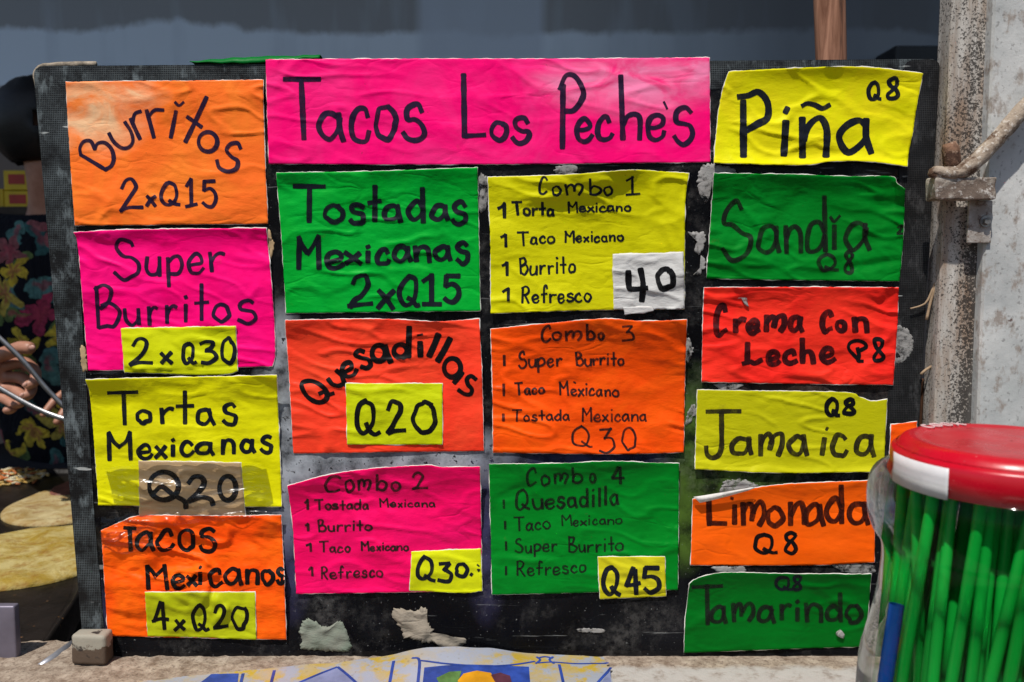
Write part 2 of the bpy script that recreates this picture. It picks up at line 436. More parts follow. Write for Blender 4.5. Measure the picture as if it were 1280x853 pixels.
# ================================================================== HANDWRITING
def ell(cx, cy, rx, ry, n=14, a0=-1.2):
    return [(cx + rx * math.cos(a0 + 2 * math.pi * i / n), cy + ry * math.sin(a0 + 2 * math.pi * i / n)) for i in range(n)] + [(cx + rx * math.cos(a0), cy + ry * math.sin(a0))]
O = ell(.5, .5, .48, .49)
G = {
 'T': [[(0, .03), (1, .0)], [(.5, .02), (.54, 1)]],
 'L': [[(.04, 0), (.1, .97)], [(.1, .97), (1, .94)]],
 'P': [[(.14, .13), (.14, 1)], [(0, .12), (.3, .01), (.7, .02), (.98, .2), (.93, .4), (.6, .52), (.22, .55)]],
 'B': [[(.06, .03), (.14, 1)], [(.0, .06), (.32, 0), (.6, .08), (.66, .25), (.5, .41), (.2, .5)], [(.2, .5), (.65, .5), (.98, .68), (.85, .9), (.5, 1), (.14, .95)]],
 'S': [[(.72, .12), (.55, .0), (.28, .05), (.1, .2), (.14, .36), (.4, .44), (.75, .5), (.98, .64), (.94, .84), (.68, .98), (.32, .99), (0, .84)]],
 's': [[(.88, .15), (.65, .0), (.3, .05), (.12, .2), (.2, .38), (.55, .46), (.88, .55), (.98, .72), (.85, .92), (.5, 1), (.2, .95), (0, .82)]],
 'M': [[(.05, .03), (.07, 1)], [(.05, .03), (.28, .3), (.48, .5)], [(.48, .5), (.7, .28), (.9, 0)], [(.91, 0), (1, 1)]],
 'C': [[(.95, .2), (.8, .02), (.45, .04), (.15, .3), (.03, .62), (.14, .9), (.42, 1), (.72, .96), (1, .84)]],
 'Q': [[(.48, .0), (.2, .13), (.03, .45), (.08, .78), (.32, .96), (.62, .88), (.82, .55), (.76, .18), (.48, .0)], [(.46, .74), (.62, .86), (.8, .97), (1, .95)]],
 'J': [[(0, .03), (1, .0)], [(.45, .03), (.47, .72), (.38, .93), (.2, 1), (.04, .9), (0, .72)]],
 'R': [[(.1, .04), (.12, 1)], [(0, .08), (.45, 0), (.82, .12), (.78, .34), (.5, .46), (.16, .52)], [(.34, .5), (.6, .74), (.95, 1)]],
 'a': [[(.80, .18), (.55, .02), (.24, .12), (.03, .46), (.08, .8), (.34, .97), (.62, .84), (.80, .5), (.82, .2)], [(.80, .0), (.84, .55), (.98, 1)]],
 'b': [[(.06, 0), (.1, .97)], [(.1, .66), (.4, .46), (.82, .52), (.98, .73), (.8, .95), (.45, 1), (.1, .92)]],
 'c': [[(.88, .26), (.72, .04), (.42, .04), (.12, .3), (.03, .62), (.18, .92), (.52, 1), (.8, .93), (1, .76)]],
 'd': [[(.93, 0), (.95, 1)], [(.9, .58), (.62, .44), (.25, .52), (.03, .73), (.16, .95), (.5, .98), (.78, .86), (.92, .68)]],
 'e': [[(.10, .58), (.45, .54), (.86, .40), (.84, .14), (.56, .0), (.24, .12), (.04, .5), (.16, .86), (.48, 1), (.78, .94), (1, .74)]],
 'f': [[(.95, .12), (.7, 0), (.45, .12), (.42, 1)], [(0, .5), (.9, .44)]],
 'h': [[(.08, 0), (.12, 1)], [(.14, .78), (.36, .58), (.7, .58), (.92, .74), (.95, 1)]],
 'i': [[(.5, .36), (.5, 1)], [(.35, .02), (.65, .06)]],
 'l': [[(.5, 0), (.5, 1)]],
 'm': [[(.03, .06), (.06, 1)], [(.07, .45), (.22, .12), (.4, .06), (.48, .3), (.48, .72)], [(.49, .5), (.62, .12), (.82, .0), (.98, .2), (.94, .6), (.82, 1)]],
 'n': [[(.05, .02), (.08, 1)], [(.1, .55), (.32, .14), (.65, .05), (.9, .3), (.95, 1)]],
 'o': [O], '0': [ell(.5, .5, .48, .49, 14, -1.0)],
 'p': [[(.06, .03), (.1, 1)], [(.08, .2), (.4, .0), (.85, .06), (.98, .28), (.75, .52), (.15, .56)]],
 'r': [[(.1, .02), (.16, 1)], [(.16, .5), (.4, .16), (.7, .02), (1, .1)]],
 't': [[(.5, 0), (.54, 1)], [(0, .50), (1, .46)]],
 'u': [[(.02, .02), (.03, .55), (.2, .92), (.5, 1), (.8, .8), (.92, .45)], [(.92, 0), (.97, 1)]],
 'x': [[(.02, .05), (.5, .5), (1, 1)], [(.95, .0), (.45, .55), (0, 1)]],
 '1': [[(0, .26), (.4, .12), (.72, .0)], [(.72, .0), (.76, 1)]],
 'I': [[(.45, 0), (.55, 1)]],
 '!': [[(.0, .22), (.45, .0)], [(.45, .0), (.47, .98)], [(0, 1), (1, .96)]],
 '2': [[(.08, .26), (.22, .05), (.52, .0), (.74, .12), (.74, .32), (.5, .6), (.22, .84), (0, 1)], [(0, 1), (.4, .93), (1, .92)]],
 '3': [[(.06, .10), (.4, .0), (.78, .06), (.76, .26), (.4, .42)], [(.4, .42), (.8, .46), (1, .68), (.86, .9), (.5, 1), (.1, .94)]],
 'Z': [[(.06, .04), (.85, .0)], [(.85, .0), (.38, .4)], [(.38, .4), (.8, .44), (1, .66), (.9, .9), (.55, 1), (.0, .92)]],
 '4': [[(.50, .0), (.28, .32), (.02, .66)], [(.02, .66), (.5, .66), (1, .62)], [(.66, .04), (.76, 1)]],
 'A': [[(.04, .08), (.02, .56), (.3, .62), (.95, .55)], [(.74, .0), (.70, .5), (.68, 1)]],
 '5': [[(.95, .02), (.12, .04)], [(.12, .04), (.06, .42)], [(.06, .42), (.5, .36), (.92, .52), (.98, .76), (.7, .97), (.3, 1), (0, .88)]],
 '8': [[(.85, .12), (.55, .0), (.22, .14), (.3, .38), (.62, .55), (.86, .8), (.62, .98), (.2, .96), (.1, .76), (.45, .52), (.8, .3), (.85, .12)]],
}
# width, top (in cap heights above the base line), drop below the base line, for auto-spaced words
def met(ch):
    if ch in 'm': return .72, .52, 0
    if ch in 'T': return .62, 1, 0
    if ch in 'MQ': return .66, 1, 0
    if ch in 'BSRC': return .5, 1, 0
    if ch in 'bdhk': return .42, .95, 0
    if ch in 'l': return .14, .95, 0
    if ch in 'i': return .14, .85, 0
    if ch in 't': return .36, .92, 0
    if ch in 'f': return .36, .95, 0
    if ch in 'p': return .42, .52, .36
    if ch in 'rcsx': return .36, .5, 0
    return .42, .5, 0

_hand = random.Random(41)
def glyph(ch, x0, y0, x1, y1):
    out = []
    sh = _hand.uniform(-.05, .05); w_, h_ = x1 - x0, y1 - y0
    for s in G[ch]:
        j = .032 if len(s) > 2 else .02
        q = [(px_ + sh * (.5 - py_) + _hand.gauss(0, j), py_ + _hand.gauss(0, j)) for px_, py_ in s]
        if s[0] == s[-1]: q[-1] = (q[0][0] + _hand.uniform(-.05, .05), q[0][1] + _hand.uniform(-.04, .04))
        out.append([(x0 + a * w_, y0 + b * h_) for a, b in q])
    return out
def word(txt, x0, x1, ytop, ybase, rng):
    """auto-spaced word with its capital's top at ytop and its base line at ybase (a pair slopes it)"""
    yb0, yb1 = ybase if isinstance(ybase, tuple) else (ybase, ybase)
    gap = .15
    tot = sum(met(c)[0] for c in txt) + gap * (len(txt) - 1)
    k = (x1 - x0) / tot
    h = yb0 - ytop
    out = []; x = x0
    for c in txt:
        wd, tp, dr = met(c)
        f = (x - x0) / (x1 - x0)
        b = yb0 + (yb1 - yb0) * f + rng.uniform(-.035, .035) * h
        t_ = tp * rng.uniform(.94, 1.05)
        out += glyph(c, x + rng.uniform(-.03, .03) * k, b - t_ * h, x + wd * k * rng.uniform(.93, 1.07), b + dr * h)
        x += (wd + gap) * k
    return out

class Zoom:
    """strokes read off a close look at one card: origin and magnification of that look"""
    def __init__(s, ox, oy, k): s.o = (ox, oy); s.k = k; s.st = []; s.rng = random.Random(int(ox * 13 + oy))
    def P(s, p): return (s.o[0] + p[0] / s.k, s.o[1] + p[1] / s.k)
    def add(s, strokes, w, nib=1.0):
        for q in strokes: s.st.append(([s.P(p) for p in q], w / s.k))
        return s
    def g(s, w, *items):
        for (ch, x0, y0, x1, y1) in items: s.add(glyph(ch, x0 + w * .45, y0 + w * .45, x1 - w * .45, y1 - w * .45), w)
        return s
    def w(s, w, txt, x0, x1, yt, yb):
        return s.add(word(txt, x0 + w * .4, x1 - w * .4, yt + w * .4, yb if isinstance(yb, tuple) else yb - w * .4, s.rng), w * .84)
    def t(s, w, *strokes): return s.add(strokes, w)

def build_ink(strokes, bvh, mat, parent, back=0.003):
    bm = bmesh.new()
    rng = random.Random(len(strokes))
    lift = 0
    for pts, w in strokes:
        pl = catmull([(p[0], p[1], 0) for p in pts], 1.1)
        closed = (pl[0] - pl[-1]).length < 0.3
        n = len(pl)
        sd_ = rng.uniform(0, 50)
        hw = w * .5
        secs = []
        def tang(i):
            a = pl[max(i - 1, 0)]; b = pl[min(i + 1, n - 1)]
            if closed and (i == 0 or i == n - 1): a = pl[n - 2]; b = pl[1]
            d = b - a
            return d.normalized() if d.length > 1e-6 else Vector((1, 0, 0))
        t0, t1 = tang(0), tang(n - 1)
        if not closed: secs += [(pl[0] - t0 * hw * .52, t0, .62), (pl[0] - t0 * hw * .40, t0, .92)]
        for i in range(n):
            tg_ = tang(i); nibk = 1 + .13 * (tg_.y * .7 - tg_.x * .5)      # a slanted chisel nib
            secs.append((pl[i], tg_, nibk + .20 * noise.noise(Vector((i * .08 + sd_, sd_, 0))) + .09 * noise.noise(Vector((i * .6 + sd_, 3, 0)))))
        if not closed: secs += [(pl[-1] + t1 * hw * .40, t1, .92), (pl[-1] + t1 * hw * .52, t1, .62)]
        m = 5 if w > 4 else 3
        lift = (lift + 1) % 5
        prev = None; last = -back
        for p, tg, k in secs:
            nr = Vector((-tg.y, tg.x, 0))
            row = []
            for j in range(m):
                q = p + nr * hw * k * (2 * j / (m - 1) - 1)
                c = on_y(q.x, q.y)
                eye = Vector((0, CY, CZ))
                hit = bvh.ray_cast(eye, (c - eye).normalized())
                if hit[0]: c = hit[0]
                else: c = on_y(q.x, q.y, last)
                last = c.y
                row.append(bm.verts.new((c.x, c.y - 0.00026 - lift * 0.00003, c.z)))
            if prev:
                for j in range(m - 1): bm.faces.new((prev[j], row[j], row[j + 1], prev[j + 1]))
            prev = row
    bmesh.ops.recalc_face_normals(bm, faces=bm.faces)
    return mesh_obj("lettering", bm, mat, parent)

# ================================================================== CARDS
WHITE_EDGE = simple("torn_white_edge", (0.78, 0.74, 0.70, 1), 0.85, 0.25, 120)
_folds = {}
def folds(seed):
    if seed not in _folds:
        r = random.Random(seed * 77 + 5); L_ = []
        for i in range(70):
            an = r.gauss(0, .55); L_.append((r.uniform(-.52, .52), r.uniform(0.0, .76), math.cos(an), math.sin(an), r.uniform(.015, .05), r.choice((-1, 1)) * r.uniform(.0006, .0018)))
        _folds[seed] = L_
    return _folds[seed]
def wrinkle(x, z, seed, a):
    s = seed * 11.3
    v = 0.0026 * noise.noise(Vector((x * 9 + s, z * 17, s)))
    v += 0.0013 * noise.noise(Vector((x * 24 - s, z * 40 + s, 2.0)))
    wx_ = x + 0.012 * noise.noise(Vector((x * 30, z * 30, s)))
    n = noise.noise(Vector((wx_ * 20 + s, z * 58 + wx_ * 9, s + 7)))
    msk = max(0.0, min(1.0, 0.55 + 1.4 * noise.noise(Vector((x * 8 + 3 * s, z * 10, 9.0)))))
    v += 0.0013 * msk * max(0.0, 1 - abs(n) * 4.5)
    for (fx, fz, ca, sa, ln_, hh) in folds(seed):
        dx, dz = x - fx, z - fz
        al = dx * ca + dz * sa
        if abs(al) < ln_:
            pe = abs(-dx * sa + dz * ca + 0.003 * noise.noise(Vector((x * 40, z * 40, fx))))
            if pe < 0.007: v += hh * (1 - pe / 0.007) * (1 - (al / ln_) ** 2)
    v += 0.00018 * noise.noise(Vector((x * 160, z * 160, s)))
    return v * a * 1.35
def resample(pl, n):
    pl = [Vector((p[0], p[1], 0)) for p in pl]
    if len(pl) > 2: pl = catmull(pl, 2.0)
    L = [0]
    for a, b in zip(pl, pl[1:]): L.append(L[-1] + (b - a).length)
    out = []; k = 0
    for i in range(n + 1):
        d = L[-1] * i / n
        while k < len(L) - 2 and L[k + 1] < d: k += 1
        s = (d - L[k]) / max(1e-9, L[k + 1] - L[k])
        out.append(pl[k].lerp(pl[k + 1], min(1, max(0, s))))
    return out
def card(name, label, cat, group, mat, top, bottom, left=(), right=(), seed=1, amp=1.0, base=0.0018, under=None,
         curl=(0, 0.05), curl_fn=None, edge=WHITE_EDGE, rag=0.6, thick=0.0007, bcurl=0.0, parent=None):
    """a sheet spanned between its four outlines (board pixels), wrinkled, with a torn pale rim.
    curl = (metres the top edge leans out, share of the height over which it does)"""
    le = [top[0]] + list(left) + [bottom[0]]
    ri = [top[-1]] + list(right) + [bottom[-1]]
    W = math.hypot(top[-1][0] - top[0][0], top[-1][1] - top[0][1]); H = abs(le[-1][1] - le[0][1])
    nu, nv = max(10, int(W / 2.3)), max(8, int(H / 2.0))
    T, B, L, Rr = resample(top, nu), resample(bottom, nu), resample(le, nv), resample(ri, nv)
    bm = bmesh.new()
    rows = []
    for j in range(nv + 1):
        v = j / nv; row = []
        for i in range(nu + 1):
            u = i / nu
            p = (T[i] * (1 - v) + B[i] * v) + (L[j] * (1 - u) + Rr[j] * u) - (T[0] * (1 - u) * (1 - v) + T[-1] * u * (1 - v) + B[0] * (1 - u) * v + B[-1] * u * v)
            if rag and (i in (0, nu) or j in (0, nv)):
                p = p + Vector((noise.noise(Vector((p.x * .25, p.y * .25, seed))), noise.noise(Vector((p.y * .25, p.x * .25, seed + 5))), 0)) * rag
            c = on_y(p.x, p.y)
            y = max(0.0013, base + 0.0006 + wrinkle(c.x, c.z, seed, amp))
            if under is not None:
                eye = Vector((0, CY, CZ)); d = 0.0024
                for ox, oy in ((0, 0), (1.3, 0), (-1.3, 0), (0, 1.3), (0, -1.3)):
                    hit = under.ray_cast(eye, (on_y(p.x + ox, p.y + oy) - eye).normalized())
                    if hit[0]: d = max(d, -hit[0].y) if (ox or oy) else -hit[0].y
                y = max(d, 0.001) + 0.0011 + max(-0.0003, wrinkle(c.x, c.z, seed, amp))
            cu = curl_fn(u) if curl_fn else 1.0
            y += cu * curl[0] * math.exp(-(v / curl[1]) ** 1.3) if curl[0] else 0
            y += bcurl * math.exp(-((1 - v) / .06) ** 1.3)
            c = on_y(p.x, p.y, -y)
            row.append(bm.verts.new(c))
        rows.append(row)
    for j in range(nv):
        for i in range(nu):
            f = bm.faces.new((rows[j][i], rows[j + 1][i], rows[j + 1][i + 1], rows[j][i + 1])); f.material_index = 0
    bm.normal_update()
    bvh = BVHTree.FromBMesh(bm)
    # rim and reverse side
    loop = rows[0][:] + [rows[j][nu] for j in range(1, nv + 1)] + [rows[nv][i] for i in range(nu - 1, -1, -1)] + [rows[j][0] for j in range(nv - 1, 0, -1)]
    cen = sum((v.co for v in loop), Vector()) / len(loop)
    backv = []
    for k, v in enumerate(loop):
        a = loop[k - 1].co; b = loop[(k + 1) % len(loop)].co
        tg = (b - a); tg.y = 0; tg.normalize()
        nr = Vector((-tg.z, 0, tg.x))
        if nr.dot(v.co - cen) < 0: nr = -nr
        off = max(0.0, 0.0004 + 0.0011 * noise.noise(Vector((v.co.x * 60, v.co.z * 60, seed * 3))))
        nv_ = bm.verts.new(v.co + nr * off + Vector((0, thick, 0))); backv.append(nv_)
    for k in range(len(loop)):
        f = bm.faces.new((loop[k], loop[(k + 1) % len(loop)], backv[(k + 1) % len(loop)], backv[k])); f.material_index = 1
    bmesh.ops.recalc_face_normals(bm, faces=[f for f in bm.faces if f.material_index == 1])
    o = mesh_obj(name, bm, [mat, edge], parent)
    if label: tag(o, label, cat, group)
    return o, bvh

K = 1194 / 280
ORANGE = (0.98, 0.165, 0.02, 1); ORANGE_F = (0.98, 0.26, 0.03, 1)
PINK = (1.0, 0.0008, 0.175, 1); PINK_F = (1.0, 0.008, 0.24, 1)
GREEN = (0.0, 0.35, 0.026, 1); GREEN_F = (0.001, 0.44, 0.045, 1)
YELL = (0.70, 0.67, 0.002, 1); YELL_F = (0.78, 0.75, 0.008, 1)
RED = (0.90, 0.045, 0.018, 1); RED_F = (0.92, 0.09, 0.03, 1)
ORED = (0.92, 0.078, 0.003, 1); ORED_F = (0.96, 0.14, 0.005, 1)
CRIM = (0.86, 0.022, 0.014, 1); CRIM_F = (0.90, 0.05, 0.02, 1)
INK_P = ink_mat("violet_marker", (0.018, 0.008, 0.032, 1), 0.91)
INK_B = ink_mat("blue_black_marker", (0.006, 0.008, 0.014, 1), 0.96)
INK_K = ink_mat("black_marker", (0.004, 0.004, 0.005, 1), 0.985)
INK_F = ink_mat("faded_marker", (0.020, 0.012, 0.012, 1), 0.83)
INK_W = ink_mat("washed_marker", (0.008, 0.010, 0.008, 1), 0.78)
GC = "handwritten neon menu cards on the board"
GS = "small price slips stuck over the menu cards"

def put(zoom, bvh, ink, o): build_ink(zoom.st, bvh, ink, o)

# ---- Burritos
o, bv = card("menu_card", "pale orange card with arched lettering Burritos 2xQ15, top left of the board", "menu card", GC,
    paper_mat("neon_orange_paper", ORANGE, (0.98, 0.30, 0.03, 1), 1, crease=.6, bleach_glare=((0.92, 0.55, 0.30, 1), [(115, 145, 0.07, 0.05), (150, 120, 0.06, 0.02)])), [(82, 102.5), (160, 101.5), (250, 101), (329, 99.8)], [(93.5, 282.3), (335, 280)],  # upper-left pale patch is glare painted into the paper colour
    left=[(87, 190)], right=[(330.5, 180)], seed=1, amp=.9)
z = Zoom(70, 90, K)
z.t(21, [(262, 520), (196, 480), (132, 442)], [(132, 442), (128, 405), (148, 372), (185, 370), (208, 412)], [(208, 412), (222, 382), (260, 378), (295, 410), (308, 460), (296, 500), (262, 522)],
    [(283, 328), (308, 372), (350, 405), (388, 402), (410, 370), (400, 320), (368, 268)], [(398, 250), (425, 310), (448, 358)], [(408, 275), (420, 225), (452, 210)],
    [(483, 205), (505, 285), (522, 350)], [(492, 240), (525, 205), (572, 204)], [(640, 210), (626, 280), (612, 350)])
z.t(16, [(635, 162), (656, 180), (680, 162)])
z.t(22, [(803, 135), (745, 260), (690, 374)], [(700, 240), (740, 268), (776, 294)], ell(810, 373, 50, 52), [(984, 408), (968, 380), (930, 386), (910, 418), (935, 452), (968, 475), (962, 514), (918, 531), (872, 512), (858, 472)])
z.g(20, ('2', 332, 568, 470, 745), ('x', 475, 652, 538, 722), ('Q', 550, 582, 668, 725), ('!', 685, 565, 760, 724), ('5', 775, 568, 862, 724))
put(z, bv, INK_P, o)

# ---- Super Burritos
o, bv = card("menu_card", "hot pink card reading Super Burritos in the left column", "menu card", GC, paper_mat("neon_pink_paper", PINK, PINK_F, 2),
    [(91.7, 290.5), (150, 287.5), (250, 286), (332.8, 285.2)], [(110.5, 463.6), (340.3, 458.2)], left=[(97.5, 310), (106, 411)], right=[(341, 374), (344, 440)], seed=2, amp=1.05, curl=(0.006, 0.07))
z = Zoom(80, 280, K)
z.g(20, ('S', 262, 72, 412, 306), ('u', 428, 170, 524, 286), ('p', 540, 165, 636, 340), ('e', 652, 152, 752, 275), ('r', 765, 142, 860, 266),
    ('B', 158, 314, 300, 560), ('u', 318, 445, 412, 545), ('r', 438, 434, 506, 545), ('r', 535, 424, 606, 536), ('i', 634, 376, 664, 530), ('t', 688, 318, 774, 530), ('o', 788, 416, 888, 532), ('s', 918, 400, 1026, 538))
put(z, bv, INK_P, o)
YP = paper_mat("neon_yellow_paper", YELL, YELL_F, 3, crease=.6)
YS = paper_mat("lime_slip_paper", (0.60, 0.64, 0.004, 1), (0.66, 0.70, 0.01, 1), 4, crease=.4)
s, sb = card("price_slip", "lime slip reading 2xQ30 at the foot of the Super Burritos card", "price slip", GS, YS,
    [(151, 410.6), (294.6, 407.8)], [(155.5, 465.7), (200, 467), (250, 469), (286, 467.6), (297, 464.3)], seed=21, amp=.45, under=bv)
z = Zoom(80, 280, K).g(21, ('2', 350, 600, 480, 760), ('x', 508, 676, 588, 752), ('Q', 620, 628, 712, 755), ('3', 718, 618, 818, 752), ('0', 832, 605, 922, 756))
put(z, sb, INK_B, s)

# ---- Tortas Mexicanas
o, bv = card("menu_card", "yellow card reading Tortas Mexicanas in the left column", "menu card", GC, YP,
    [(106.4, 474.8), (160, 473), (230, 471.5), (346, 469.2)], [(122.8, 632), (352.2, 633.8)], left=[(113, 500), (120.5, 594)], right=[(351, 596)], seed=3, amp=1.25, curl=(0.017, 0.15), curl_fn=lambda u: .45 + .55 * abs(math.cos(u * 2.6)))
z = Zoom(90, 465, K)
z.g(22, ('T', 185, 98, 357, 290), ('o', 338, 195, 430, 284), ('r', 460, 184, 552, 284), ('t', 548, 90, 654, 288), ('a', 656, 192, 764, 290), ('s', 796, 166, 884, 293),
    ('M', 180, 314, 326, 480), ('e', 344, 378, 434, 472), ('x', 436, 386, 512, 468), ('i', 520, 350, 558, 456), ('c', 570, 360, 656, 456), ('a', 655, 368, 765, 450), ('n', 790, 352, 876, 448), ('a', 890, 354, 982, 440), ('s', 1000, 334, 1076, 438))
put(z, bv, INK_B, o)
CARDB = paper_mat("brown_cardboard", (0.42, 0.29, 0.16, 1), (0.48, 0.34, 0.2, 1), 5, crease=.5)
s, sb = card("cardboard_slip", "brown cardboard slip reading Q20 under clear tape", "price slip", GS, CARDB,
    [(173.2, 576.4), (240, 577.5), (301, 578.7)], [(174.4, 645.6), (307, 652.1)], seed=22, amp=.5, under=bv, thick=0.001)
z = Zoom(90, 465, K)
z.t(27, ell(490, 608, 78, 74, 14, -2.0), [(440, 640), (480, 612), (540, 655), (600, 690), (608, 725)])
z.t(27, [(622, 592), (650, 560), (690, 562), (704, 595), (675, 640), (625, 690)], [(625, 690), (690, 668), (740, 680), (752, 708)], ell(830, 620, 44, 64))
put(z, sb, INK_K, s)

# ---- Tacos Mexicanos
OP = paper_mat("neon_orange_crumpled", ORED, (0.98, 0.20, 0.006, 1), 6, crease=1.1)
o2, bv2 = card("menu_card", "crumpled orange card reading Tacos Mexicanos, bottom left of the board", "menu card", GC, OP,
    [(126.3, 663), (150, 653), (172, 645), (200, 644.5), (280, 645), (351.5, 643.9)], [(134.6, 795.2), (358, 799.9)], left=[(130, 720)], right=[(355, 720)], seed=5, amp=2.9, base=0.003)
z = Zoom(90, 635, K)
z.g(22, ('T', 270, 98, 350, 240), ('a', 336, 120, 444, 236), ('c', 448, 112, 554, 234), ('o', 558, 108, 660, 234), ('s', 674, 98, 772, 240),
    ('M', 390, 294, 516, 440), ('e', 526, 348, 608, 438), ('x', 606, 350, 672, 424), ('i', 668, 304, 700, 416), ('c', 724, 316, 810, 426), ('a', 804, 314, 916, 418), ('n', 920, 318, 1004, 416), ('o', 1004, 320, 1080, 418), ('s', 1084, 312, 1136, 410))
put(z, bv2, INK_K, o2)
s, sb = card("price_slip", "olive lime slip reading 4xQ20 on the crumpled orange card", "price slip", GS, paper_mat("olive_slip_paper", (0.42, 0.47, 0.006, 1), (0.5, 0.54, 0.01, 1), 7, .15, crease=.4),
    [(181, 740.5), (318.6, 740.5)], [(184.5, 795.6), (250, 797), (320.3, 800)], seed=23, amp=.5, under=bv2)
z = Zoom(90, 635, K).g(20, ('4', 425, 494, 518, 660), ('x', 540, 590, 610, 660), ('Q', 632, 510, 735, 662), ('2', 750, 518, 838, 652), ('0', 846, 514, 944, 652))
put(z, sb, INK_K, s)

# ---- title
o, bv = card("menu_card", "long hot pink title card across the top of the board", "menu card", GC, paper_mat("neon_pink_title_paper", PINK, (0.95, 0.05, 0.27, 1), 8, crease=.45, bleach_glare=((0.92, 0.22, 0.42, 1), [(800, 100, 0.10, 0.05), (860, 90, 0.07, 0.04), (720, 105, 0.06, 0.03)])),
    [(332, 74.5), (500, 73.5), (700, 73.5), (887, 72)], [(336, 205), (480, 206), (640, 205.5), (888, 203)], seed=8, amp=.65)
KT = 1280 / 290
z = Zoom(325, 65, KT).g(29, ('T', 116, 132, 342, 494), ('a', 316, 324, 476, 494), ('c', 486, 296, 618, 500), ('o', 622, 286, 768, 494), ('s', 780, 276, 920, 500), ('L', 1106, 114, 1252, 500))
z2 = Zoom(610, 65, KT).g(28, ('o', 2, 378, 118, 498), ('s', 126, 356, 240, 512), ('P', 380, 112, 540, 524), ('e', 472, 360, 586, 502), ('c', 588, 340, 698, 504), ('e', 864, 330, 990, 492), ('s', 1014, 292, 1144, 516))
z2.t(28, [(732, 132), (738, 300), (744, 482)], [(748, 400), (770, 356), (812, 344), (838, 372), (836, 482)])
z2.t(13, [(970, 276), (988, 314)])
build_ink(z.st + z2.st, bv, INK_P, o)

# ---- Tostadas Mexicanas
GP = paper_mat("neon_green_paper", GREEN, GREEN_F, 9, crease=.7)
o, bv = card("menu_card", "bright green card reading Tostadas Mexicanas 2xQ15", "menu card", GC, GP,
    [(345.2, 216), (400, 215.3), (457, 214.5), (540, 211.5), (596.8, 209.4)], [(357.6, 391.8), (600.3, 388.8)], left=[(352, 300)], right=[(599.5, 340)], seed=9, amp=1.1, curl=(0.008, 0.11))
z = Zoom(340, 200, K)
z.g(27, ('T', 102, 130, 288, 342), ('o', 272, 228, 390, 346), ('s', 404, 218, 504, 350), ('t', 502, 126, 592, 340), ('a', 586, 234, 702, 338), ('d', 708, 136, 820, 336), ('a', 838, 228, 950, 330), ('s', 952, 212, 1046, 355),
    ('M', 124, 398, 268, 590), ('e', 278, 482, 392, 592), ('x', 380, 484, 484, 566), ('i', 494, 448, 530, 560), ('c', 546, 464, 638, 566), ('a', 636, 448, 752, 554), ('n', 750, 448, 854, 550), ('a', 858, 448, 966, 546), ('s', 974, 430, 1056, 560),
    ('2', 406, 610, 550, 796), ('x', 554, 684, 658, 802), ('Q', 666, 614, 796, 786), ('!', 794, 598, 912, 784), ('5', 908, 602, 1012, 768))
put(z, bv, INK_B, o)

# ---- Quesadillas
RP = paper_mat("neon_red_paper", RED, RED_F, 10, crease=.85)
o, bv = card("menu_card", "red orange card with arched lettering Quesadillas in the middle", "menu card", GC, RP,
    [(356.3, 400.6), (439, 399), (486, 399), (544, 402), (599, 398.9)], [(366.6, 567), (604.8, 564)], left=[(362, 480)], right=[(602.5, 470)], seed=10, amp=1.25, curl=(0.008, 0.10), curl_fn=lambda u: .5 + .5 * math.cos(u * 9))
z = Zoom(345, 390, K)
z.t(25, [(140, 378), (185, 368), (235, 388), (272, 428), (264, 470), (222, 482), (172, 456), (142, 412), (140, 378)], [(232, 436), (262, 424), (274, 442), (306, 434)],
    [(278, 358), (302, 386), (336, 394), (362, 374), (350, 340), (322, 312)], [(352, 340), (362, 372), (372, 390)],
    [(366, 322), (402, 298), (394, 270), (364, 280), (352, 316), (378, 344), (414, 336), (430, 308)], [(468, 212), (442, 206), (424, 228), (452, 244), (492, 254), (504, 282), (484, 300), (454, 292)])
z.t(30, ell(548, 220, 36, 42), [(582, 182), (596, 230), (612, 268)], ell(664, 208, 36, 34), [(710, 82), (708, 160), (706, 240)], [(768, 162), (770, 236)], [(866, 120), (842, 180), (816, 236)], [(928, 142), (896, 205), (862, 262)])
z.t(14, [(755, 126), (780, 120)])
z.t(27, ell(940, 298, 44, 50), [(992, 322), (972, 350), (950, 378)])
z.t(22, [(1066, 360), (1040, 342), (1018, 358), (1024, 388), (1044, 412), (1036, 438), (1006, 438), (972, 416)])
put(z, bv, INK_K, o)
s, sb = card("price_slip", "lime slip reading Q20 below the arched lettering Quesadillas", "price slip", GS, paper_mat("lime_slip_crumpled", (0.52, 0.58, 0.004, 1), (0.62, 0.66, 0.01, 1), 11, crease=.8),
    [(432.2, 479.6), (553, 479.6)], [(434.1, 556), (553, 556)], seed=24, amp=.55, under=bv)
z = Zoom(345, 390, K).g(25, ('Q', 410, 458, 556, 664), ('2', 584, 468, 700, 654), ('0', 724, 470, 860, 656))
put(z, sb, INK_K, s)

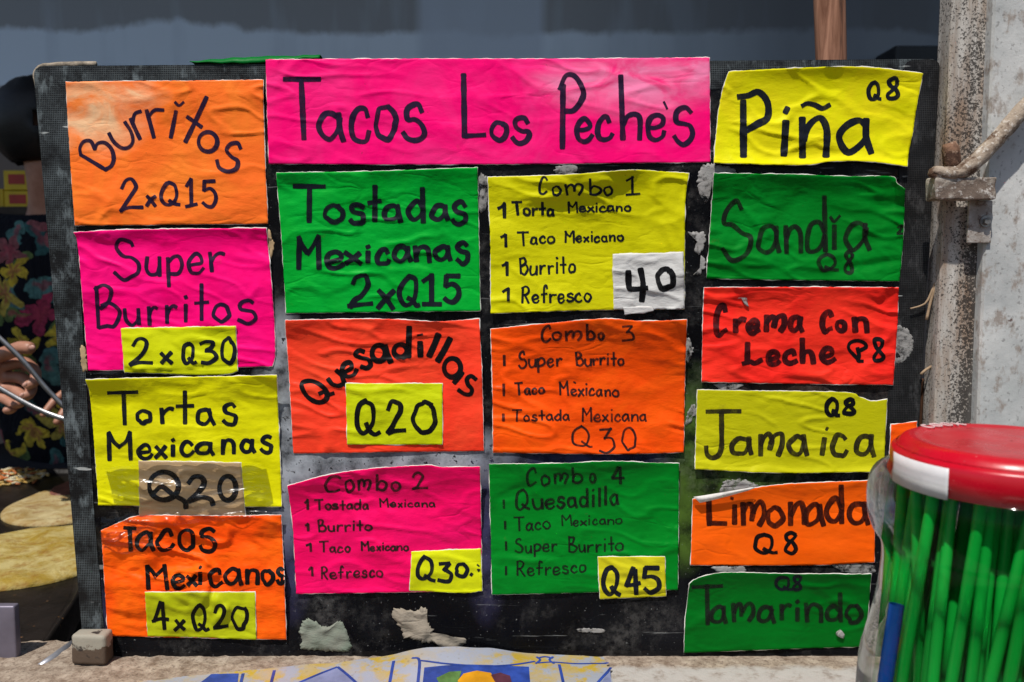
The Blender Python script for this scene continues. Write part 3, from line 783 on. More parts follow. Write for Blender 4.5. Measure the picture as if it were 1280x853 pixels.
# ---- Combo 2
o, bv = card("menu_card", "pink card headed Combo 2 with a slanting top edge", "menu card", GC, paper_mat("neon_pink_combo_paper", (0.84, 0.002, 0.105, 1), (0.88, 0.006, 0.15, 1), 12, crease=.8),
    [(359.2, 607.5), (406.6, 594.6), (460.5, 586.4), (530.9, 581.7), (554.3, 584), (600, 583.4)], [(370.2, 742.4), (480, 741), (603, 738.8)], left=[(366, 660)], seed=12, amp=1.2, curl=(0.013, 0.16))
z = Zoom(355, 570, K)
z.g(14, ('C', 216, 98, 306, 202), ('o', 320, 122, 378, 198), ('m', 390, 122, 466, 190), ('b', 486, 92, 554, 190), ('o', 566, 134, 626, 192), ('2', 678, 84, 768, 186),
    ('1', 106, 228, 138, 290), ('1', 108, 356, 140, 404), ('1', 114, 462, 156, 514), ('1', 128, 586, 162, 644))
z.w(13, 'Tostada', 158, 455, 226, 290).w(11, 'Mexicana', 508, 808, 224, 276).w(13, 'Burrito', 176, 472, 338, (404, 396)).w(13, 'Taco', 184, 360, 454, 518).w(12, 'Mexicano', 406, 668, 452, 510).w(12, 'Refresco', 192, 532, 584, (656, 644))
put(z, bv, INK_F, o)
s, sb = card("price_slip", "lime slip reading Q30 on the pink Combo 2 card", "price slip", GS, YS,
    [(514.5, 689.6), (600.8, 686)], [(512, 738.4), (545, 740), (580, 741.5), (603, 738.8)], seed=25, amp=.5, under=bv)
z = Zoom(355, 570, K).g(21, ('Q', 700, 534, 810, 676), ('Z', 816, 560, 900, 676), ('0', 908, 566, 986, 654)).t(20, [(996, 630), (1002, 634)])
z.t(9, [(1030, 580), (1040, 588)], [(1030, 606), (1042, 606), (1036, 616)])
put(z, sb, INK_B, s)

# ---- Combo 1
o, bv = card("menu_card", "yellow card headed Combo 1 with wavy top edge", "menu card", GC, paper_mat("yellow_combo_paper", (0.60, 0.57, 0.002, 1), (0.70, 0.67, 0.006, 1), 13, .1, crease=.6),
    [(609.8, 221.4), (706, 218.5), (787.6, 212.7), (830, 214.5), (861.5, 216.7)], [(613.4, 392.1), (740, 388), (855.6, 386.7)], left=[(613, 310)], right=[(856.8, 252), (856, 320)], seed=13, amp=1.2, curl=(0.017, 0.20), curl_fn=lambda u: max(0.2, math.sin(u * 3.0)))
z = Zoom(600, 205, K)
z.g(13, ('C', 310, 66, 362, 168), ('o', 380, 116, 436, 174), ('m', 450, 102, 554, 172), ('b', 578, 74, 654, 172), ('o', 656, 116, 710, 174), ('!', 776, 62, 856, 170))
z.g(19, ('1', 88, 206, 150, 296)).g(16, ('1', 104, 368, 154, 448), ('1', 112, 516, 160, 602), ('1', 116, 656, 168, 738))
z.w(17, 'Torta', 164, 400, 198, 282).w(13, 'Mexicano', 462, 808, 196, (258, 252)).w(14, 'Taco', 196, 402, 352, (434, 418)).w(13, 'Mexicano', 448, 768, 352, (418, 412)).w(14, 'Burrito', 208, 514, 492, (590, 578)).w(14, 'Refresco', 216, 596, 646, (742, 734))
put(z, bv, INK_B, o)
# two-leaf paper napkin scrap with the new price
NAP = paper_mat("white_napkin", (0.60, 0.59, 0.57, 1), (0.66, 0.65, 0.62, 1), 14, rough=.9, crease=1.0)
s2, sb2 = card("napkin_scrap", "white napkin scrap reading 40 on the yellow Combo 1 card", "napkin", GS, NAP,
    [(766, 317.6), (810, 317), (854.4, 315.2)], [(767.7, 386.7), (855.6, 386.7)], seed=26, amp=.8, under=bv, thick=0.0012)
z = Zoom(600, 205, K).g(30, ('A', 775, 548, 902, 742), ('0', 932, 550, 1046, 676))
put(z, sb2, INK_K, s2)
card("under_leaf", None, None, None, NAP, [(779, 384), (815, 384.5)], [(781, 394), (817, 388.5)], seed=27, amp=.4, parent=s2, base=0.0032)

# ---- Combo 3
o, bv = card("menu_card", "orange card headed Combo 3 and ending in Q30", "menu card", GC, paper_mat("neon_orange_combo_paper", ORED, ORED_F, 15, crease=.8),
    [(613.4, 411.4), (699, 403), (757.4, 398.5), (804, 401.5), (858.7, 399.7)], [(616.3, 566.2), (769, 568), (854.8, 565.7)], left=[(615.5, 480)], right=[(856, 480)], seed=15, amp=1.25, curl=(0.021, 0.30), curl_fn=lambda u: 0.30 + .70 * math.sin(min(1, u * 1.25) * 1.57))
z = Zoom(605, 395, K)
z.g(14, ('C', 300, 46, 362, 142), ('o', 358, 80, 416, 134), ('m', 430, 76, 524, 136), ('b', 540, 42, 596, 134), ('o', 604, 86, 644, 134)).g(12, ('Z', 730, 50, 804, 142))
z.g(14, ('I', 96, 206, 120, 270), ('I', 94, 358, 116, 430), ('I', 92, 516, 114, 566))
z.w(14, 'Super', 178, 420, 190, (278, 264)).w(14, 'Burrito', 485, 750, 188, (266, 260)).w(14, 'Taco', 158, 326, 352, (422, 412)).w(13, 'Mexicano', 396, 722, 346, (420, 432)).w(12, 'Tostada', 146, 458, 498, (562, 556)).w(12, 'Mexicana', 516, 872, 486, (564, 560))
z.g(12, ('Q', 462, 584, 584, 702), ('Z', 608, 592, 698, 734), ('0', 730, 592, 814, 720)).t(9, [(478, 352), (488, 358)])
put(z, bv, INK_F, o)

# ---- Combo 4
o, bv = card("menu_card", "green card headed Combo 4 in the lower middle", "menu card", GC, paper_mat("green_combo_paper", (0.0, 0.185, 0.013, 1), (0.001, 0.24, 0.02, 1), 16, crease=.6),
    [(611.3, 580.2), (694, 579.5), (764, 576.7), (811, 578.5), (849, 579.5)], [(615.2, 743.7), (730, 741), (847.4, 737.4)], seed=16, amp=1.0, curl=(0.010, 0.12), curl_fn=lambda u: .4 + .6 * math.sin(u * 3.1))
z = Zoom(600, 565, K)
z.g(13, ('C', 244, 80, 304, 184), ('o', 320, 120, 376, 182), ('m', 390, 110, 474, 174), ('b', 486, 80, 550, 170), ('o', 580, 110, 622, 170)).g(16, ('4', 696, 74, 772, 178))
z.g(12, ('I', 118, 252, 136, 304), ('I', 124, 364, 144, 416), ('I', 128, 474, 150, 528), ('I', 128, 606, 150, 660))
z.w(17, 'Quesadilla', 188, 746, 200, (310, 280)).w(12, 'Taco', 175, 378, 342, (420, 408)).w(10, 'Mexicano', 430, 760, 334, (394, 384)).w(13, 'Super', 185, 414, 458, (538, 526)).w(12, 'Burrito', 468, 765, 450, (534, 528)).w(12, 'Refresco', 192, 570, 578, (660, 642))
put(z, bv, INK_W, o)
s, sb = card("price_slip", "lime slip reading Q45 on the green Combo 4 card", "price slip", GS, paper_mat("lime_slip_smooth", (0.55, 0.50, 0.01, 1), (0.62, 0.58, 0.02, 1), 17, crease=.4),
    [(747.3, 696.3), (831, 695.9)], [(750, 749), (832.6, 745.6)], seed=28, amp=.5, under=bv)
z = Zoom(600, 565, K).g(24, ('Q', 648, 608, 758, 772), ('4', 768, 608, 862, 766), ('5', 862, 602, 968, 764))
put(z, sb, INK_B, s)

# ---- Pina
o, bv = card("menu_card", "yellow card reading Pi\u00f1a Q8, top right of the board", "menu card", GC, paper_mat("yellow_drink_paper", YELL, (0.82, 0.62, 0.01, 1), 18, .15, crease=.6),
    [(910.5, 89.5), (992.6, 85.2), (1074.6, 83.6), (1153.9, 91.6)], [(892.2, 204.1), (997, 206.5), (1044, 201.8), (1091, 202.5), (1134.4, 208.4)],
    left=[(901, 122), (896, 160)], right=[(1145.5, 135.7), (1141.5, 163.8), (1136, 190)], seed=18, amp=1.3, curl=(0.008, 0.13), curl_fn=lambda u: .3 + .7 * math.sin(u * 3.1), bcurl=0.006)
z = Zoom(880, 70, K)
z.g(35, ('P', 172, 174, 364, 554), ('n', 502, 316, 680, 552), ('a', 702, 328, 912, 532))
z.t(36, [(436, 350), (430, 450), (425, 528)]).t(44, [(435, 288), (443, 292)]).t(27, [(524, 266), (550, 254), (590, 262), (630, 280), (668, 262)])
z.g(22, ('Q', 866, 134, 952, 242), ('8', 962, 112, 1056, 242))
put(z, bv, INK_B, o)

# ---- Sandia
o, bv = card("menu_card", "green card reading Sand\u00eda Q8 with a torn top right corner", "menu card", GC, paper_mat("green_drink_paper", (0.0, 0.175, 0.012, 1), (0.001, 0.30, 0.028, 1), 19, crease=.75),
    [(892.3, 216.6), (987, 218), (1060, 220.5), (1113.9, 220.6), (1121, 229), (1131.5, 236)], [(882.9, 348.4), (1000, 350.5), (1124.4, 351.9)], left=[(888, 280)], right=[(1129, 300)], seed=19, amp=1.25, curl=(0.010, 0.16))
z = Zoom(870, 210, K)
z.g(25, ('S', 126, 176, 304, 498), ('a', 318, 304, 462, 464), ('n', 464, 296, 576, 464), ('d', 578, 150, 706, 460), ('a', 784, 284, 936, 446)).t(25, [(737, 308), (737, 432)]).t(16, [(716, 262), (736, 286), (766, 256)])
z.g(20, ('Q', 638, 452, 768, 558), ('8', 780, 434, 850, 566)).t(14, [(1076, 318), (1098, 306), (1088, 334), (1074, 352), (1100, 350)])
put(z, bv, INK_W, o)

# ---- Crema con leche
o, bv = card("menu_card", "red card reading Crema Con Leche Q8 in the right column", "menu card", GC, paper_mat("crimson_drink_paper", CRIM, CRIM_F, 20, crease=.9),
    [(880.2, 359.5), (1000, 359), (1123.4, 359.5)], [(877.2, 477.5), (1000, 480), (1116.4, 481.5)], left=[(878, 420)], right=[(1121.5, 410)], seed=20, amp=1.5, curl=(0.006, 0.10))
z = Zoom(865, 345, K)
z.g(29, ('C', 112, 142, 194, 328), ('r', 212, 218, 296, 310), ('e', 284, 228, 370, 318), ('m', 378, 198, 506, 308), ('a', 508, 208, 602, 306), ('C', 678, 180, 756, 308), ('o', 758, 228, 828, 306), ('n', 848, 212, 948, 310),
    ('e', 392, 390, 478, 486), ('c', 478, 388, 566, 478), ('h', 568, 322, 662, 476), ('e', 674, 372, 772, 474)).t(28, [(296, 358), (294, 466)], [(272, 468), (310, 458), (335, 466), (370, 448)])
build_ink(z.st, bv, INK_W if False else ink_mat("dark_red_marker", (0.030, 0.004, 0.006, 1), 0.86), o)
z = Zoom(865, 345, K).g(21, ('8', 952, 322, 1040, 466)).t(20, [(880, 440), (836, 390), (842, 358), (880, 345), (918, 358), (926, 380), (890, 400)], [(882, 385), (890, 425), (885, 452), (910, 455)])
put(z, bv, INK_K, o)

# ---- Jamaica
o, bv = card("menu_card", "shade-darkened yellow card reading Jamaica Q8 with bent top right corner", "menu card", GC, paper_mat("shaded_yellow_drink_paper", (0.47, 0.45, 0.004, 1), (0.55, 0.53, 0.01, 1), 21, .08, crease=.7),
    [(871.7, 487.5), (960, 489), (1057, 490.6), (1074, 496), (1089.8, 501.6), (1109, 499.2)], [(868.9, 586.7), (977, 591.4), (1105, 589.8)], left=[(870, 540)], right=[(1107, 540)], seed=31, amp=1.0, bcurl=0.004)  # yellow set darker to carry the shade low on the board
z = Zoom(860, 480, K)
z.t(26, [(100, 148), (190, 146), (278, 146)], [(178, 150), (179, 260), (178, 335), (162, 380), (128, 394), (102, 376), (96, 335)])
z.g(26, ('a', 224, 270, 354, 392), ('m', 370, 252, 522, 392), ('a', 524, 264, 646, 392), ('c', 754, 254, 856, 396), ('a', 878, 262, 1006, 396)).t(26, [(727, 290), (714, 376)]).t(22, [(738, 238), (742, 240)])
put(z, bv, ink_mat("brown_black_marker", (0.020, 0.016, 0.008, 1), 0.86), o)
z = Zoom(860, 480, K).g(23, ('Q', 726, 70, 818, 178), ('8', 816, 72, 902, 172))
put(z, bv, INK_K, o)

# ---- Limonada
o, bv = card("menu_card", "plain orange card reading Limonada Q8 with a folded white corner", "menu card", GC, paper_mat("orange_drink_paper", (0.92, 0.11, 0.003, 1), (0.93, 0.14, 0.006, 1), 22, crease=.5),
    [(866.1, 624), (905, 617), (966, 606.9), (1020, 603.5), (1094, 600.7)], [(863.3, 706.8), (1014, 706.8), (1093.2, 703.1)], seed=32, amp=.8, curl=(0.005, 0.12))
KL = 995 / 280
z = Zoom(845, 590, KL)
z.g(23, ('L', 132, 118, 232, 244), ('m', 282, 124, 402, 246), ('o', 396, 148, 484, 252), ('n', 494, 124, 586, 246), ('a', 566, 134, 662, 246), ('d', 654, 46, 752, 232), ('a', 758, 128, 864, 240)).t(22, [(260, 150), (260, 230)]).t(14, [(244, 116), (252, 119)])
put(z, bv, ink_mat("brown_red_marker", (0.035, 0.006, 0.004, 1), 0.84), o)
z = Zoom(845, 590, KL).g(17, ('Q', 340, 270, 450, 370), ('8', 470, 260, 546, 366))
put(z, bv, INK_K, o)
bm = bmesh.new()
F = [(78, 112), (106, 138), (152, 129), (240, 106), (320, 84), (352, 72), (338, 70), (220, 92), (110, 108)]
vs = []
for q in F:
    vs.append(bm.verts.new(on_y(845 + q[0] / KL, 590 + q[1] / KL, -0.0100 - (0.0035 if q[1] < 100 else 0))))
bm.faces.new(vs); bmesh.ops.recalc_face_normals(bm, faces=bm.faces)
bmesh.ops.solidify(bm, geom=bm.faces[:], thickness=0.0006)
mesh_obj("folded_corner", bm, WHITE_EDGE, o)

# ---- Tamarindo
o, bv = card("menu_card", "shade-darkened green card reading Tamarindo Q8, lowest on the right", "menu card", GC, paper_mat("shaded_green_drink_paper", (0.0, 0.115, 0.008, 1), (0.0, 0.15, 0.012, 1), 23, crease=.5),
    [(861.9, 730.1), (868, 725), (881.6, 720), (909.7, 715.8), (990, 717.5), (1089.3, 718)], [(854.8, 816.5), (970, 812), (1081.4, 808.5)], left=[(857, 770)], seed=33, amp=1.0, curl=(0.006, 0.12))  # shade at the board's foot is put into this deeper green
z = Zoom(845, 590, KL)
z.g(19, ('T', 64, 496, 210, 678), ('a', 150, 590, 232, 678), ('m', 244, 574, 352, 672), ('a', 354, 590, 446, 676), ('r', 454, 580, 516, 666), ('i', 524, 566, 554, 668), ('n', 566, 574, 656, 672), ('d', 658, 530, 742, 672), ('o', 748, 584, 836, 676))
put(z, bv, INK_W, o)
z = Zoom(845, 590, KL).g(14, ('Q', 436, 458, 518, 530), ('8', 510, 456, 566, 530))
put(z, bv, INK_B, o)
# ---- stub of another card behind the jar lid
card("menu_card", "narrow orange card stub half hidden behind the red jar lid", "menu card", GC, paper_mat("orange_stub_paper", ORED, ORED_F, 24), [(1114, 531), (1146, 527)], [(1111, 584), (1146, 590)], seed=34, amp=.8)

# ================================================================== SCRAPS AND TAPE
PULP = paper_mat("grey_paper_pulp", (0.26, 0.25, 0.24, 1), (0.42, 0.41, 0.39, 1), 30, .25, rough=.9, crease=1.3)
PULPD = paper_mat("dirty_paper_pulp", (0.27, 0.23, 0.18, 1), (0.36, 0.32, 0.26, 1), 31, .25, rough=.9, crease=1.8)
PULPG = paper_mat("greenish_paper_pulp", (0.21, 0.22, 0.18, 1), (0.10, 0.20, 0.13, 1), 32, .2, rough=.9, crease=1.8)
def ragged(mat, lo, hi):
    t = mat.node_tree; out = [n for n in t.nodes if n.type == 'OUTPUT_MATERIAL'][0]
    src = out.inputs[0].links[0].from_socket
    nz = t.nodes.new("ShaderNodeTexNoise"); nz.inputs["Scale"].default_value = 95; nz.inputs["Detail"].default_value = 7; nz.inputs["Roughness"].default_value = .7
    tc = t.nodes.new("ShaderNodeTexCoord"); t.links.new(tc.outputs["Object"], nz.inputs["Vector"])
    rp = t.nodes.new("ShaderNodeValToRGB"); rp.color_ramp.elements[0].position = lo; rp.color_ramp.elements[1].position = hi; t.links.new(nz.outputs[0], rp.inputs[0])
    tr_ = t.nodes.new("ShaderNodeBsdfTransparent"); mx_ = t.nodes.new("ShaderNodeMixShader")
    t.links.new(rp.outputs[0], mx_.inputs[0]); t.links.new(tr_.outputs[0], mx_.inputs[1]); t.links.new(src, mx_.inputs[2]); t.links.new(mx_.outputs[0], out.inputs[0])
ragged(PULP, .36, .52)
def scrap(label, pts, mat, seed, y=0.0004, rough=3.0, lump=0.0011, name="paper_scrap"):
    """torn remains of a peeled-off card, an uneven crumpled flake"""
    pl = catmull([(p[0], p[1], 0) for p in pts] + [(pts[0][0], pts[0][1], 0)], 1.6)[:-1]
    cen = sum(pl, Vector()) / len(pl)
    size = max((p - cen).length for p in pl)
    pl = [p + (p - cen).normalized() * (noise.noise(Vector((p.x * .35, p.y * .35, seed))) + .8 * noise.noise(Vector((p.x * 1.1, p.y * 1.1, seed + 4)))) * min(rough, size * .22) for p in pl]
    bm = bmesh.new()
    rings = []
    N = 8
    for k in range(N):
        s = 1 - k / N
        ring = []
        for p in pl:
            q = cen + (p - cen) * s
            c = on_y(q.x, q.y)
            h = y + (0.0004 if k == 0 else 0.0007 + lump * (0.35 + noise.noise(Vector((c.x * 85, c.z * 85, seed)))) * min(1, k / 2))
            ring.append(bm.verts.new((c.x, -max(y, h), c.z)))
        rings.append(ring)
    n = len(pl)
    for r0, r1 in zip(rings, rings[1:]):
        for i in range(n): bm.faces.new((r0[i], r0[(i + 1) % n], r1[(i + 1) % n], r1[i]))
    bm.faces.new(rings[-1])
    # reverse
    b = [bm.verts.new((v.co.x, min(-0.0001, v.co.y + y), v.co.z)) for v in rings[0]]
    for i in range(n): bm.faces.new((rings[0][(i + 1) % n], rings[0][i], b[i], b[(i + 1) % n]))
    bmesh.ops.recalc_face_normals(bm, faces=bm.faces)
    o = mesh_obj(name, bm, mat)
    tag(o, label, "paper scrap", "peeling paper scraps on the board")
    return o
scrap("grey green torn scrap at the board's foot, right of the 4xQ20 slip", [(374, 788), (381, 775), (393, 776), (402, 782), (412, 783), (424, 776), (430, 782), (438, 812), (404, 813), (377, 811), (378, 800)], PULPG, 1, lump=0.004)
scrap("crumpled beige scrap hanging at the board's foot above the oilcloth", [(490, 770), (492, 761), (508, 762), (520, 763), (528, 759), (534, 762), (534, 776), (541, 788), (546, 799), (560, 802), (574, 797), (583, 799), (578, 808), (556, 812), (546, 804), (530, 803), (510, 796), (504, 797), (499, 782)], PULPD, 2, lump=0.004)
scrap("pale grey peeled patch left of the yellow Pi\u00f1a and green Sand\u00eda cards", [(874, 214), (882, 206), (896, 206), (914, 210), (918, 216), (892, 218), (888, 240), (884, 252), (875, 245), (872, 228)], PULP, 3)
scrap("round pale patch beside the right edge of the red Crema card", [(1119, 409), (1128, 408), (1140, 418), (1142, 432), (1136, 446), (1124, 456), (1117, 455)], PULP, 4)
scrap("pale torn patch above the Combo 1 card under the title", [(692, 214), (698, 208), (718, 206), (719, 217), (700, 219)], PULP, 5)
scrap("pale grey oval patch between green Tostadas and yellow Combo 1 cards", [(598, 222), (606, 219), (610, 225), (611, 245), (606, 262), (599, 262)], PULP, 6)
scrap("small white flake right of the napkin scrap reading 40", [(861, 292), (872, 290), (881, 292), (880, 308), (874, 318), (868, 312), (870, 302)], PULP, 7)
scrap("curly white flake below the small flake, left of the green Sand\u00eda card", [(876, 322), (881, 326), (880, 336), (872, 344), (866, 344), (874, 336)], PULP, 8, lump=0.001)
scrap("grey flake on the right edge of the orange Combo 3 card", [(857, 424), (862, 425), (866, 438), (862, 450), (857, 452)], PULP, 9)
scrap("grey flake left of the yellow Jamaica card", [(861, 512), (866, 506), (870, 508), (868, 522), (858, 532), (857, 526)], PULP, 10)
scrap("whitish patch between the Jamaica and Limonada cards", [(902, 604), (912, 600), (930, 600), (945, 606), (946, 612), (920, 616), (902, 618)], PULP, 11)
scrap("pale flake under the left end of the Limonada card", [(892, 708), (928, 708), (930, 714), (916, 717), (898, 716)], PULP, 12)
scrap("pale flake under the right end of the Limonada card", [(1044, 706), (1088, 705), (1090, 717), (1060, 717), (1050, 713)], PULP, 13)
scrap("pale flake under the left end of the red Crema card", [(896, 480), (926, 480), (922, 486), (908, 488), (898, 486)], PULP, 14)
scrap("thin beige strip beside the lower left corner of the Super Burritos card", [(101, 435), (107, 435), (110, 461), (103, 462)], CARDB, 15)
scrap("thin beige strip beside the upper right corner of the Super Burritos card", [(335, 290), (338, 289), (342, 312), (338, 322)], CARDB, 16, lump=0.001)
scrap("tiny white bit on the green Tamarindo card", [(1045, 790), (1050, 786), (1054, 792), (1052, 796), (1046, 794)], PULP, 17, y=0.0045)
scrap("thin white flakes low on the board below the Combo 4 card", [(720, 787), (738, 785), (756, 787), (752, 791), (728, 790)], PULP, 18, lump=0.001)
scrap("torn paper tip at the green Sand\u00eda card's torn corner", [(1112, 221), (1117, 226), (1122, 233), (1118, 232), (1113, 229)], PULPD, 19, y=0.004)
scrap("curved white flake on the top left of the red Crema card", [(913, 371), (920, 366), (928, 367), (933, 374), (933, 382), (929, 380), (926, 372), (918, 373)], PULP, 20, y=0.0042, lump=0.001)

# green paper strip folded over the board's top edge
bm = bmesh.new()
tp = [(238, 77.2, .004), (280, 76.2, .006), (320, 74.8, .008), (360, 72.8, .008), (385, 71.5, .008), (400, 70.6, .002)]
pl = catmull([(on_y(a, b).x, 0.004, on_y(a, b).z) for a, b, c_ in tp], 0.003)
rows = []
for i, p in enumerate(pl):
    f = i / (len(pl) - 1); hw = 0.0045 * math.sin(min(1, f * 1.25) * 2.6) + 0.0007
    wv = 0.001 * noise.noise(Vector((p.x * 80, 0, 3)))
    rows.append([bm.verts.new(p + Vector((0, dy, dz * hw + wv))) for dy, dz in ((0.012, -.2), (0.004, .75), (-0.004, .6), (-0.0062, -.2), (-0.0066, -.7))])
for a, b in zip(rows, rows[1:]):
    for k in range(4): bm.faces.new((a[k], a[k + 1], b[k + 1], b[k]))
bmesh.ops.recalc_face_normals(bm, faces=bm.faces)
bmesh.ops.solidify(bm, geom=bm.faces[:], thickness=0.0006)
o = mesh_obj("paper_strip", bm, paper_mat("green_strip_paper", (0.0, 0.14, 0.02, 1), (0.02, 0.2, 0.04, 1), 40, .3))
tag(o, "torn green paper strip folded over the board's top edge", "paper strip")

# clear sticky tape over the cardboard slip
TAPEM = clear_mat("clear_tape_film", (0.96, 0.96, 0.95, 1), 0.2, 0.0, 0.35, 0.0, 0.7)
bm = bmesh.new()
def film(bm, top, bot, under_list, seed, amp, creases=()):
    nu, nv = 110, 56
    T, B = resample(top, nu), resample(bot, nu); rows = []
    for j in range(nv + 1):
        row = []
        for i in range(nu + 1):
            p = T[i].lerp(B[i], j / nv); c = on_y(p.x, p.y)
            d = 0.001
            for bv_ in under_list:
                h = bv_.ray_cast(Vector((c.x, -.3, c.z)), Vector((0, 1, 0)))
                if h[0]: d = max(d, -h[0].y)
            n = noise.noise(Vector((c.x * 30 + seed, c.z * 90 - c.x * 14, seed)))
            for (q0, q1, hgt) in creases:
                a_ = Vector((q0[0], q0[1], 0)); b_ = Vector((q1[0], q1[1], 0)); ab = b_ - a_
                tt = max(0, min(1, (p - a_).dot(ab) / ab.length_squared)); dd = (p - (a_ + ab * tt)).length
                d += hgt * math.sin(math.pi * min(1, max(0, tt * .94 + .03))) * max(0, 1 - dd / 3.2)
            y = d + 0.0009 + amp * max(0, 1 - abs(n) * 2.6) ** 2 + 0.0004 * (1 + noise.noise(c * 120))
            row.append(bm.verts.new((c.x, -y, c.z)))
        rows.append(row)
    ys = [[v.co.y for v in r_] for r_ in rows]
    for it in range(6):      # the film bridges small steps
        ny = [r_[:] for r_ in ys]
        for j in range(nv + 1):
            for i in range(nu + 1):
                nb = [ys[jj][ii] for jj in range(max(0, j - 1), min(nv, j + 1) + 1) for ii in range(max(0, i - 1), min(nu, i + 1) + 1)]
                ny[j][i] = min(rows[j][i].co.y, sum(nb) / len(nb))
        ys = ny
    for j in range(nv + 1):
        for i in range(nu + 1): rows[j][i].co.y = ys[j][i]
    for j in range(nv):
        for i in range(nu): bm.faces.new((rows[j][i], rows[j + 1][i], rows[j + 1][i + 1], rows[j][i + 1]))
o_ = [x for x in bpy.data.objects if x.get("label", "").startswith("brown cardboard")][0]
def bvh_of(ob):
    b = bmesh.new(); b.from_mesh(ob.data); t_ = BVHTree.FromBMesh(b); b.free(); return t_
tort = [x for x in bpy.data.objects if "Tortas" in x.get("label", "")][0]
ul = [bvh_of(o_), bvh_of(tort), bv2]
film(bm, [(132, 584), (240, 576), (332, 580)], [(150, 650), (240, 652), (345, 640)], ul, 3.0, 0.0018, [((142, 596), (264, 611), .0045), ((226, 624), (334, 607), .0045), ((176, 592), (240, 604), .003), ((205, 634), (290, 640), .003)])
mesh_obj_tape = mesh_obj("clear_tape", bm, TAPEM)
tag(mesh_obj_tape, "wide wrinkled clear tape holding the brown Q20 slip", "tape", "clear tape on the board")
bm = bmesh.new()
film(bm, [(128, 644), (176, 646), (205, 650)], [(132, 684), (160, 690), (182, 684)], ul, 8.0, 0.0030, [((130, 660), (180, 648), .004), ((140, 676), (176, 662), .004)])
o = mesh_obj("clear_tape", bm, TAPEM)
tag(o, "crinkled clear tape on the crumpled orange card's upper left corner", "tape", "clear tape on the board")

# ================================================================== ON THE LEDGE
# oilcloth with a printed border of blue lines and fruit
t = NT("oilcloth_print")
n = t.noise(45, 6, 0.65); n2 = t.noise(16, 4)
c = t.mix(t.ramp(n, [(0.45, 0.0), (0.56, 1.0)]), (0.30, 0.325, 0.38, 1), (0.44, 0.31, 0.04, 1))
c = t.mix(t.ramp(n2, [(0.4, 0.75), (0.6, 0.0)]), c, (0.32, 0.345, 0.42, 1))
c = t.mix(t.math('MULTIPLY', t.ramp(t.noise(200, 4), [(0.62, 0.0), (0.7, 1.0)]), 0.5), c, (0.20, 0.15, 0.10, 1))
OIL = t.done(t.principled(c, 0.38, 0, t.bump(n2, 0.2, 0.003), 0.5))
BLUE = simple("print_blue", (0.03, 0.07, 0.34, 1), 0.4, 0.45, 60, 0.05)
LAV = simple("print_lavender", (0.22, 0.25, 0.42, 1), 0.4, 0.3, 50, 0.05)
FRO = simple("print_orange", (0.62, 0.28, 0.01, 1), 0.4, 0.35, 50, 0.05)
FRG = simple("print_leaf", (0.10, 0.22, 0.06, 1), 0.4, 0.5, 60, 0.05)
FRP = simple("print_plum", (0.10, 0.03, 0.05, 1), 0.4, 0.4, 60, 0.05)
def hump(x, y):
    px_ = x * PXM + 640
    h = 0.012 * math.exp(-((px_ - 560) / 75) ** 2) + 0.004 * math.exp(-((px_ - 400) / 120) ** 2)
    return 0.0035 + h * (1 / (1 + math.exp(-(y + 0.055) * 90))) + 0.0015 * noise.noise(Vector((x * 25, y * 25, 2)))
def oil_x(y, side):   # left and right margins of the cloth
    return (-0.345 - 0.5 * (y + 0.03)) if side < 0 else (0.103 - 0.05 * (y + 0.03))
bm = bmesh.new()
NX, NY = 150, 30; rows = []
for j in range(NY + 1):
    row = []
    for i in range(NX + 1):
        y = -0.19 + 0.187 * j / NY
        a, b = oil_x(y, -1) - 0.03, oil_x(y, 1)
        x = a + (b - a) * i / NX
        px_ = 640 + x * FPX / 0.93
        tbl = [(100, 862), (197, 851), (233, 846), (301, 841), (342, 838), (420, 833), (490, 824), (530, 816), (569, 812), (620, 813), (700, 819), (780, 822)]
        ey = tbl[-1][1]
        for (x0_, y0_), (x1_, y1_) in zip(tbl, tbl[1:]):
            if x0_ <= px_ < x1_: ey = y0_ + (y1_ - y0_) * (px_ - x0_) / (x1_ - x0_)
        yb_ = min(-0.004, on_z(px_, ey + (10 * math.exp(-((px_ - 570) / 60) ** 2)), 0.003).y)
        y = -0.19 + (0.19 + yb_) * j / NY
        row.append(bm.verts.new((x, y, hump(x, y))))
    rows.append(row)
for j in range(NY):
    for i in range(NX): bm.faces.new((rows[j][i], rows[j][i + 1], rows[j + 1][i + 1], rows[j + 1][i]))
bm.normal_update()
obv = BVHTree.FromBMesh(bm)
def flatpoint(px_, py_):
    r = ray(px_, py_).normalized()
    h = obv.ray_cast(Vector((0, CY, CZ)), r)
    if h[0]: return Vector(h[0])
    return on_z(px_, py_, 0.004)
def oil_line(pts, w, mi):
    pl = catmull([flatpoint(*p) for p in pts], 0.003)
    prev = None
    for i, p in enumerate(pl):
        d = pl[min(i + 1, len(pl) - 1)] - pl[max(i - 1, 0)]; d.z = 0
        if d.length < 1e-7: continue
        d.normalize(); nr = Vector((-d.y, d.x, 0)) * w / 2
        a, b = p + nr, p - nr
        row = []
        for q in (a, b):
            h = obv.ray_cast(Vector((q.x, q.y, 0.3)), Vector((0, 0, -1)))
            row.append(bm.verts.new((q.x, q.y, (h[0].z if h[0] else p.z) + 0.0004)))
        if prev: bm.faces.new((prev[0], prev[1], row[1], row[0])).material_index = mi
        prev = row
